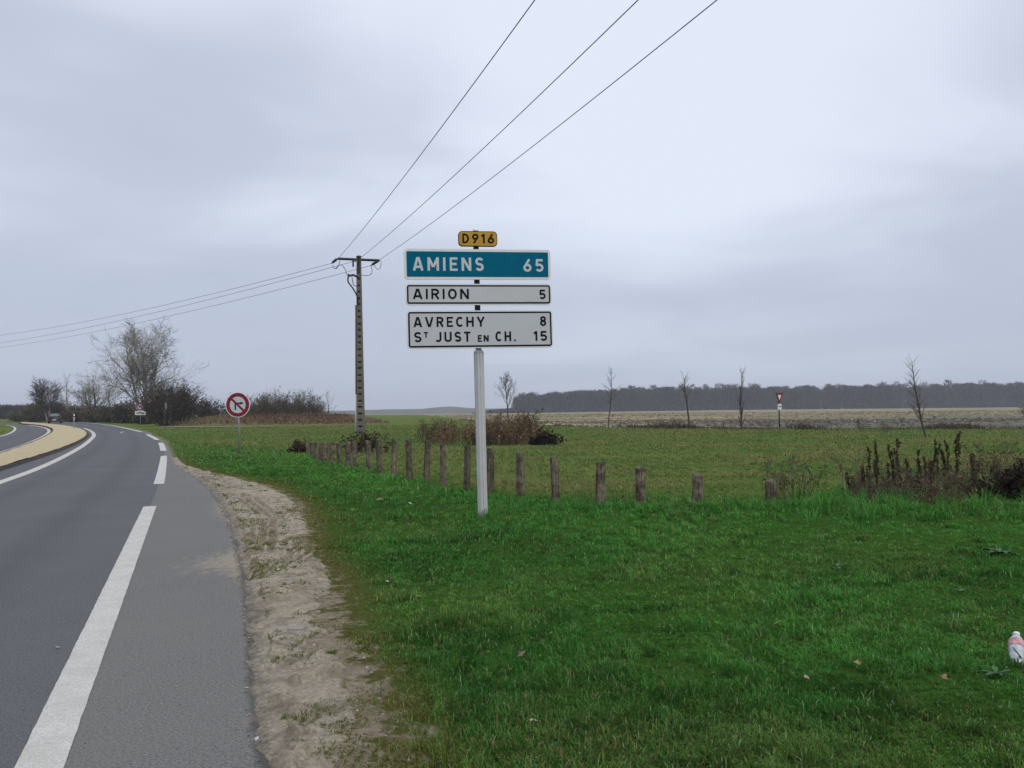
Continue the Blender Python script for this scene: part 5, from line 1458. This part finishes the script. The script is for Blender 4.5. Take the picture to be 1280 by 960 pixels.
# ------------------------------------------------------------------ utility pole
PB = place(451, 58.0); PB.z -= 0.05
pole_h = up_to(PB, 321.5)
t = empty('utility_pole', PB, (0, R(-0.45), 0), 'tall concrete utility pole with ladder-like recesses and a steel crossarm', 'utility pole')
POLE = t
hb, ht = 0.29, 0.155        # half widths at foot and head (wide face)
db, dt = 0.22, 0.13
def pole_w(z): f = z / pole_h; return hb + (ht - hb) * f, db + (dt - db) * f
PW = lambda px: px * 58.0 / FPX
hb, ht = PW(9.6) / 2, PW(5.2) / 2
# two flanges with a web between, as the French I-section poles have
for s in (-1, 1):
    mb = MB()
    vs = []
    for z, (a, b) in ((-0.4, (hb, db)), (pole_h, (ht, dt))):
        fl = a * 0.42
        for X in (s * a, s * (a - fl)):
            for Y in (-b, b): vs.append((X, Y, z))
    f = [(0, 1, 3, 2), (4, 6, 7, 5), (0, 4, 5, 1), (2, 3, 7, 6), (0, 2, 6, 4), (1, 5, 7, 3)]
    mb.add(vs, f); mb.obj('flange', M['concrete'], t)
mb = MB(); vs = []
for z, (a, b) in ((-0.4, (hb * 0.585, db * 0.55)), (pole_h, (ht * 0.585, dt * 0.55))):
    vs += [(-a, -b, z), (a, -b, z), (a, b, z), (-a, b, z)]
mb.add(vs, [(3, 2, 1, 0), (4, 5, 6, 7), (0, 1, 5, 4), (1, 2, 6, 5), (2, 3, 7, 6), (3, 0, 4, 7)]); mb.obj('web', M['dark_steel'], t)
mesh_r = None
z = 0.35; k = 0
while z < pole_h - 1.0:
    a, b = pole_w(z)
    a = hb + (ht - hb) * z / pole_h
    mb = MB(); hgt = 0.30 if k % 2 else 0.24
    mb.box((0, 0, z), (a * 1.19, b * 1.9, hgt)); rung = mb.obj('rung', M['concrete'], t)
    if k % 2 == 0 and z < 5.5:
        mb = MB(); mb.box((0, -b * 0.95 - 0.006, z + hgt / 2 - 0.02), (a * 1.5, 0.025, 0.03)); mb.obj('rung_edge', M['concrete_light'], rung)
    z += 0.42; k += 1
# crossarm (runs nearly square to the line of sight)
arm_z = pole_h - 0.03
L3 = Vector((PW(-27.5), 0.35, arm_z + 0.02)); R3 = Vector((PW(27.0), -0.35, arm_z - 0.27))
ad = (R3 - L3).normalized()
mb = MB(); mb.tube([L3, R3], 0.085, 4); arm = mb.obj('crossarm', M['dark_steel'], t)
mb = MB(); mb.lathe([(0.17, pole_h + 0.0), (0.18, pole_h + 0.06), (0.12, pole_h + 0.10)], 10); mb.obj('head_cap', M['dark_steel'], t, True)
mb = MB(); mb.tube([(PW(-3), -0.2, arm_z - 0.25), (PW(-6.3), -0.3, arm_z - 0.25)], 0.06, 6); mb.tube([(PW(-6.2), -0.3, arm_z - 0.2), (PW(-6.2), -0.3, arm_z - 0.65)], 0.06, 8); mb.obj('insulator', M['insulator'], t, label='short hanging insulator left of the pole head')
# strain insulators at the ends of the arm, pulled to the left line
def strain(a, b, lab):
    a = Vector(a); b = Vector(b)
    pts = [a.lerp(b, f) for f in (0, .1, .18, .28, .36, .46, .54, .64, .72, .82, 1)]
    rad = [.03, .05, .10, .06, .10, .06, .10, .06, .10, .05, .04]
    mb = MB(); mb.tube(pts, rad, 8); return mb.obj('insulator', M['insulator'], t, label=lab)
IL = Vector((PW(-38), 1.0, arm_z - 0.17)); IR = Vector((PW(13.5), 0.5, arm_z - 0.45))
strain(L3 - ad * 0.05, IL, 'strain insulator at the left end of the arm'); strain(R3 + ad * -0.05, IR, 'strain insulator at the right end of the arm')
# jumpers, bracket and down-lead
def cable(pts, r_=0.025, name='jumper', m='cable'):
    q = smooth3(pts); mb = MB(); mb.tube(q, r_, 5); return mb.obj(name, M[m], t, True)
def smooth3(pts, it=3):
    P = np.array(pts, float)
    for _ in range(it):
        Q = 0.75 * P[:-1] + 0.25 * P[1:]; S2 = 0.25 * P[:-1] + 0.75 * P[1:]
        m_ = np.empty((2 * len(Q), 3)); m_[0::2] = Q; m_[1::2] = S2
        P = np.vstack([P[:1], m_, P[-1:]])
    return [Vector(p_) for p_ in P]
rowz = lambda y: pole_h - (y - 321.5) * 58.0 / FPX
PX = lambda x: PW(x - 446.5)
cable([(PX(411), 0.6, rowz(329)), (PX(414), 0.3, rowz(334)), (PX(418), 0, rowz(336)), (PX(422), -.1, rowz(331)), (PX(423), 0, rowz(324))], 0.02)
cable([(PX(417), 0, rowz(335.5)), (PX(424), -.2, rowz(330)), (PX(430), -.3, rowz(336)), (PX(433), -.35, rowz(345))], 0.02)
cable([(PX(461), .3, rowz(332)), (PX(463), .2, rowz(341)), (PX(458), .1, rowz(345)), (PX(449), 0, rowz(344))], 0.02)
cable([(PX(465), .3, rowz(331)), (PX(469), .1, rowz(337.5)), (PX(474), 0, rowz(336)), (PX(475), -.2, rowz(327))], 0.018)
mb = MB(); mb.tube([(PX(433.5), -.35, rowz(346)), (PX(440), -.25, rowz(344.6)), (PX(446), -.1, rowz(347))], 0.075, 6); mb.tube([(PX(434.5), -.35, rowz(343.5)), (PX(434.5), -.35, rowz(347.5))], 0.05, 6); mb.obj('cable_bracket', M['dark_steel'], t)
cable([(PX(434.2), -.35, rowz(347)), (PX(433.3), -.35, rowz(353)), (PX(438), -.32, rowz(359)), (PX(442.5), -.3, rowz(366)), (PX(445.2), -.2, rowz(373)), (PX(445.5), -.15, rowz(382))], 0.05, 'down_cable')
cable([(PX(438.5), -.3, rowz(347)), (PX(439.5), -.3, rowz(354)), (PX(441), -.3, rowz(358.5)), (PX(445), -.2, rowz(358.5))], 0.025, 'down_cable')
# cable guard running down the left flange: red-brown above, white at the foot
def edge_x(z): return -(hb + (ht - hb) * z / pole_h) - 0.045
zA, zB, zC = rowz(382), rowz(494), rowz(543)
mb = MB(); mb.tube([(edge_x(zA), -0.05, zA), (edge_x(zB), -0.05, zB)], 0.048, 8); mb.obj('cable_guard', M['rust_conduit'], t, True, 'red-brown cable guard down the left side')
mb = MB(); mb.tube([(edge_x(zB) - 0.01, -0.05, zB - 0.001), (edge_x(zC) - 0.02, -0.05, zC)], 0.062, 8); mb.obj('cable_guard', M['white_paint'], t, True, 'white cable guard at the foot of the pole')
bpy.context.view_layer.update()
MW = t.matrix_world.copy()
# overhead wires
def span(a, b, sag, n=40):
    return [a.lerp(b, i / n) - Vector((0, 0, 4 * sag * (i / n) * (1 - i / n))) for i in range(n + 1)]
def overhead(a, px_top, lab, sag=1.1):
    """wire from the pole towards the next pole behind the viewer, leaving the picture at column px_top"""
    d = ray(px_top, 0.0)
    # depth where the wire crosses the top edge of the frame
    z_c = a.z - 0.75
    k = (z_c - CAM_H) / d.z
    c = Vector((d.x * k, d.y * k, z_c))
    v = (c - a); f = 1.0 / 0.42
    b = Vector((a.x + v.x * f, a.y + v.y * f, a.z + 0.15))
    for _ in range(25):                     # settle the sag so the wire really passes through that sight line
        tt = 0.42
        z_now = a.z + (b.z - a.z) * tt - 4 * sag * tt * (1 - tt)
        k = (z_now - CAM_H) / d.z; c = Vector((d.x * k, d.y * k, z_now)); v = c - a
        b = Vector((a.x + v.x * f, a.y + v.y * f, b.z))
    mb = MB(); mb.tube(span(a, b, sag), 0.0135, 5)
    o = mb.obj('overhead_wire', M['wire'], None, True)
    tag(o, lab, 'wire', 'overhead wires of the utility pole')
def leftward(a, pix_end, depth, lab, sag):
    d = ray(*pix_end); k = depth / d.y
    b = Vector((d.x * k, depth, CAM_H + d.z * k))
    mb = MB(); mb.tube(span(a, b, sag, 60), 0.014, 5)
    o = mb.obj('overhead_wire', M['wire'], None, True)
    tag(o, lab, 'wire', 'overhead wires of the utility pole')
overhead(MW @ (L3 + Vector((0.1, 0, 0.1))), 668.5, 'overhead wire from the left end of the crossarm to the top of the picture')
overhead(MW @ Vector((PW(3), -0.1, pole_h - 0.05)), 797.5, 'middle overhead wire from the pole head to the top of the picture')
overhead(MW @ (R3 + Vector((0, 0, 0.05))), 896, 'overhead wire from the right end of the crossarm to the top of the picture')
leftward(MW @ IL, (-120, 425), 150, 'uppermost wire running left from the pole over the tallest tree', 1.6)
leftward(MW @ Vector((PW(-6.2), -0.3, arm_z - 0.3)), (-120, 438), 150, 'middle wire running left from the pole', 1.5)
leftward(MW @ IR, (-120, 442), 150, 'lowest wire running left from the pole', 1.6)

# ------------------------------------------------------------------ car
def car(p, yaw):
    t = empty('parked_car', p, (0, 0, yaw), 'dark hatchback driving away round the bend beside the island', 'car')
    t.name = 'car'
    W2, Lc = 0.86, 4.0
    body_m = mat('car_paint', (0.010, 0.011, 0.014), 0.35, 0.3, vary=0.15, vscale=1)
    glass = mat('car_glass', (0.20, 0.22, 0.25), 0.12, 0.6, metal=0.7, vary=0.1)
    lamp_r = mat('car_tail_lamp', (0.10, 0.015, 0.012), 0.3, 0.5, vary=0.1)
    # lower body: side outline (y = along, rear at -2), lofted across the width
    def loft(outl, xs, name, m):
        mb = MB(); n = len(outl); vs = []
        for x, s, zs in xs:
            for y, z in outl: vs.append((x, y * s, 0.55 + (z - 0.55) * zs))
        fs = []
        for i in range(len(xs) - 1):
            for k in range(n): fs.append((i * n + k, i * n + (k + 1) % n, (i + 1) * n + (k + 1) % n, (i + 1) * n + k))
        fs += [tuple(range(n)), tuple((len(xs) - 1) * n + k for k in range(n - 1, -1, -1))]
        mb.add(vs, fs); return mb.obj(name, m, t, True)
    low = [(-2.0, 0.35), (-2.02, 0.62), (-1.96, 0.92), (-1.5, 0.98), (0.9, 0.96), (1.75, 0.82), (1.98, 0.6), (1.96, 0.32), (1.2, 0.24), (-1.2, 0.24)]
    body = loft(low, [(-W2, .96, .92), (-W2 * .9, .99, 1.0), (0, 1, 1.02), (W2 * .9, .99, 1.0), (W2, .96, .92)], 'body', body_m)
    mb = MB()
    vs = [(-.80, -1.93, .93), (.80, -1.93, .93), (.80, .95, .95), (-.80, .95, .95), (-.62, -1.45, 1.46), (.62, -1.45, 1.46), (.62, .15, 1.46), (-.62, .15, 1.46)]
    mb.add(vs, [(0, 1, 5, 4), (1, 2, 6, 5), (2, 3, 7, 6), (3, 0, 4, 7), (4, 5, 6, 7)]); mb.obj('cabin', body_m, t)
    mb = MB(); mb.add([(-.64, -1.80, 1.05), (.64, -1.80, 1.05), (.54, -1.52, 1.40), (-.54, -1.52, 1.40)], [(0, 1, 2, 3)]); mb.v = [(x, y - 0.035, z) for x, y, z in mb.v]; mb.obj('rear_window', glass, t)
    for s in (-1, 1):
        mb = MB(); mb.add([(s * .775, -1.55, 1.03), (s * .775, .60, 1.03), (s * .66, .08, 1.38), (s * .66, -1.32, 1.38)], [(0, 1, 2, 3)]); mb.v = [(x + s * .012, y, z) for x, y, z in mb.v]; mb.obj('side_window', glass, t)
        mb = MB(); mb.box((s * .70, -2.0, .86), (.20, .10, .22)); mb.obj('tail_lamp', lamp_r, t)
        mb = MB(); mb.box((s * .93, .62, 1.0), (.16, .10, .12)); mb.obj('wing_mirror', body_m, t)
        for y in (-1.25, 1.25):
            mb = MB(); mb.tube([(s * .66, y, .31), (s * .86, y, .31)], .31, 18); wv = mb.obj('wheel', M['rubber'], t)
            mb = MB(); mb.tube([(s * .861, y, .31), (s * .872, y, .31)], .19, 12); mb.obj('rim', M['galv'], wv)
    mb = MB(); mb.box((0, -2.02, .42), (1.66, .12, .22)); mb.obj('bumper', M['dark_steel'], t)
    mb = MB(); mb.box((0, -2.085, .50), (.5, .012, .11)); mb.obj('number_plate', M['white_paint'], t)
p = at(69, 529.2)
car(ground(p.x, p.y), R(24))

# ------------------------------------------------------------------ litter and small plants
def bottle(px, py):
    p = at(px, py); p = ground(p.x, p.y, 0.045)
    s = 1.0
    t = empty('plastic_bottle', p, (0, 0, 0), 'crushed clear plastic bottle with a red band and white cap in the grass', 'bottle')
    t.rotation_euler = (R(-52), R(3), R(-28)); t.scale = (0.95, 0.95, 0.95)
    m_pl = mat('bottle_plastic', (0.50, 0.55, 0.58), 0.25, 0.5, vary=0.35, vscale=30)
    m_red = mat('bottle_label', (0.48, 0.07, 0.10), 0.5, 0.3, col2=(0.55, 0.50, 0.50), vscale=26)
    mb = MB(); mb.lathe([(.036, -.11), (.043, -.10), (.044, -.03), (.040, -.01), (.044, .015), (.044, .032)], 16); b_ = mb.obj('body', m_pl, t, True)
    mb = MB(); mb.lathe([(.0445, .0325), (.0455, .04), (.0455, .075), (.043, .082)], 16); mb.obj('label_band', m_red, t, True)
    mb = MB(); mb.lathe([(.043, .0825), (.036, .10), (.022, .12), (.016, .128)], 16); mb.obj('shoulder', m_pl, t, True)
    mb = MB(); mb.lathe([(.020, .1285), (.020, .148), (.016, .151)], 14); mb.obj('cap', M['white_paint'], t, True)
    mb = MB(); mb.tube([(-.02, -.0452, .0), (.0, -.0462, -.03), (.022, -.044, -.062)], .003, 5); mb.obj('crease', M['dark_steel'], t)
bottle(1271, 826)
def dead_leaf(px, py, size, col, label, seed, h=0.05, name='dead_leaf', cat='leaf'):
    rg = random.Random(seed); p = at(px, py); p = Vector((p.x, p.y, float(ground_z(np.array([p.x]), np.array([p.y]))[0]) + h))
    n = 9; vs = [(0, 0, 0.01)]
    for k in range(n):
        a = 6.283 * k / n; q = size * (0.55 + 0.45 * (k % 2)) * rg.uniform(0.75, 1.1)
        vs.append((q * math.cos(a), q * 0.75 * math.sin(a), rg.uniform(0, 0.35) * size))
    m_ = len(vs)
    vs2 = vs + [(x, y, z - 0.002) for x, y, z in vs]
    fs = [(0, 1 + k, 1 + (k + 1) % n) for k in range(n)] + [(m_, m_ + 1 + (k + 1) % n, m_ + 1 + k) for k in range(n)] + [(1 + k, m_ + 1 + k, m_ + 1 + (k + 1) % n, 1 + (k + 1) % n) for k in range(n)]
    mb = MB().add(vs2, fs)
    o = mb.obj(name, mat('dry_leaf', col, 0.8, 0.2, vary=0.5, vscale=25))
    o.location = p; o.rotation_euler = (rg.uniform(-.5, .1), rg.uniform(-.4, .4), rg.random() * 6)
    tag(o, label, cat, 'dead leaves in the grass' if cat == 'leaf' else 'litter on the verge')
tan = (0.30, 0.20, 0.12); pale = (0.40, 0.33, 0.24); brn = (0.16, 0.09, 0.05); wht = (0.66, 0.68, 0.72)
dead_leaf(654, 827, .045, (0.24, 0.19, 0.14), 'largest grey-brown dead leaf in the foreground grass', 1)
dead_leaf(972, 788, .03, tan, 'upright tan dead leaf in the middle of the lawn', 2)
dead_leaf(1072, 842, .035, (0.36, 0.24, 0.13), 'tan dead leaf with a red edge left of the bottle', 3)
dead_leaf(1180, 861, .035, tan, 'curled tan dead leaf below and left of the bottle', 4)
dead_leaf(1008, 858, .025, pale, 'small pale dead leaf below the upright tan one', 5)
dead_leaf(523, 754, .03, pale, 'pale dead leaf on the grass right of the dirt verge', 6)
dead_leaf(665, 917, .03, pale, 'pale dead leaf at the bottom of the picture below the largest leaf', 7)
dead_leaf(745, 884, .028, brn, 'brown dead leaf low in the middle of the lawn', 8)
dead_leaf(474, 628.5, .10, (0.34, 0.25, 0.16), 'pale brown crumpled leaf on bright grass left of the sign post', 9)
dead_leaf(441, 642, .05, (0.40, 0.26, 0.15), 'tan leaf near the dirt edge below the post row', 10)
dead_leaf(1053, 646, .05, (0.5, 0.42, 0.3), 'pale leaf in long grass in front of the dead docks', 11)
dead_leaf(822, 672, .05, brn, 'brown leaf patch in grass right of the sign post', 12)
dead_leaf(513, 634, .055, wht, 'white crumpled paper on bright grass left of the sign post', 13, name='crumpled_paper', cat='litter')
dead_leaf(484, 733, .02, wht, 'tiny white scrap in the grass beside the dirt verge', 14, name='paper_scrap', cat='litter')
dead_leaf(366, 593, .06, wht, 'white scrap on the grass left of the post row', 15, name='paper_scrap', cat='litter')
dead_leaf(579, 584, .05, wht, 'white scrap beyond the posts just left of the sign post', 16, name='paper_scrap', cat='litter')
dead_leaf(318, 555.5, .14, wht, 'pale scrap lying right of the no-turn sign post', 17, name='paper_scrap', cat='litter')
dead_leaf(348, 716, .022, wht, 'white scrap on the rutted dirt near the tyre marks', 18, h=0.03, name='paper_scrap', cat='litter')
dead_leaf(321, 926, .02, wht, 'white scrap on the asphalt edge near the bottom of the picture', 19, h=0.008, name='paper_scrap', cat='litter')
dead_leaf(72, 811, .02, (0.4, 0.38, 0.36), 'pale leaf lying on the asphalt lane left of the white line', 20, h=0.008)
dead_leaf(153, 541, .25, wht, 'white scrap lying on the road in the bend', 21, h=0.02, name='paper_scrap', cat='litter')
# flat grey tile fragment on the dirt
p = at(371, 789)
mb = MB(); mb.add([(-.055, -.03, 0), (.05, -.035, 0), (.06, .03, 0), (-.05, .03, 0), (-.055, -.03, .012), (.05, -.035, .012), (.06, .03, .012), (-.05, .03, .012)], [(3, 2, 1, 0), (4, 5, 6, 7), (0, 1, 5, 4), (1, 2, 6, 5), (2, 3, 7, 6), (3, 0, 4, 7)])
o = mb.obj('tile_fragment', mat('grey_tile', (0.30, 0.29, 0.26), 0.8, 0.2, vary=0.3, vscale=20)); o.location = p + Vector((0, 0, 0.015)); o.rotation_euler = (R(8), R(-4), R(-8))
tag(o, 'flat grey broken tile lying on the dirt verge', 'litter')
# broad-leaved weeds in the lawn
def rosette(px, py, size, seed, label):
    rg = random.Random(seed); p = at(px, py); p.z = float(ground_z(np.array([p.x]), np.array([p.y]))[0])
    t = empty('broadleaf_weed', p, (0, 0, 0), label, 'weed', 'broad-leaved weeds in the lawn')
    lm = mat('weed_leaf', (0.055, 0.13, 0.045), 0.5, 0.3, vary=0.4, vscale=20)
    for k in range(rg.randint(6, 9)):
        a = k * 2.4 + rg.uniform(-.3, .3); L = size * rg.uniform(0.7, 1.1); el = rg.uniform(0.35, 1.0)
        vs = []; W_ = [0.1, 0.7, 1.0, 0.75, 0.1]
        for i, wv in enumerate(W_):
            f = i / 4; r_ = L * f; z = L * (math.sin(el) * f - 0.5 * f * f) + 0.015
            for s in (-1, 0, 1):
                q = s * wv * L * 0.17
                vs.append((r_ * math.cos(a) - q * math.sin(a), r_ * math.sin(a) + q * math.cos(a), z + (0.02 * L * abs(s) * 4)))
        fs = [(3 * i + j, 3 * i + j + 1, 3 * i + j + 4, 3 * i + j + 3) for i in range(4) for j in range(2)]
        MB().add(vs, fs).obj('leaf', lm, t, True)
rosette(1250, 694, .17, 1, 'broad-leaved weed standing tall in the grass near the right edge')
rosette(1246, 850, .09, 2, 'flat broad-leaved weed just left of and below the bottle')
rosette(1200, 742, .08, 3, 'small broad-leaved weed between the tall weed and the bottle')
rosette(1046, 712, .10, 4, 'broad-leaved weed in pale grass in front of the dead docks')
rosette(930, 700, .07, 5, 'small broad-leaved weed in the lawn below the short stump')

# ------------------------------------------------------------------ air
hz_m = bpy.data.materials.new('haze'); hz_m.use_nodes = True
t = hz_m.node_tree; t.nodes.clear()
pv = N(t, 'ShaderNodeVolumePrincipled')
pv.inputs['Color'].default_value = (0.86, 0.91, 1.0, 1); pv.inputs['Density'].default_value = 0.00038
pv.inputs['Anisotropy'].default_value = 0.0
ou = N(t, 'ShaderNodeOutputMaterial'); t.links.new(pv.outputs[0], ou.inputs['Volume'])
mb = MB(); mb.box((0, 0, 15.5), (3900, 3900, 33.8))
hzo = mb.obj('haze', hz_m); tag(hzo, kind='stuff')
hzo.visible_shadow = True
print('blades', ng)
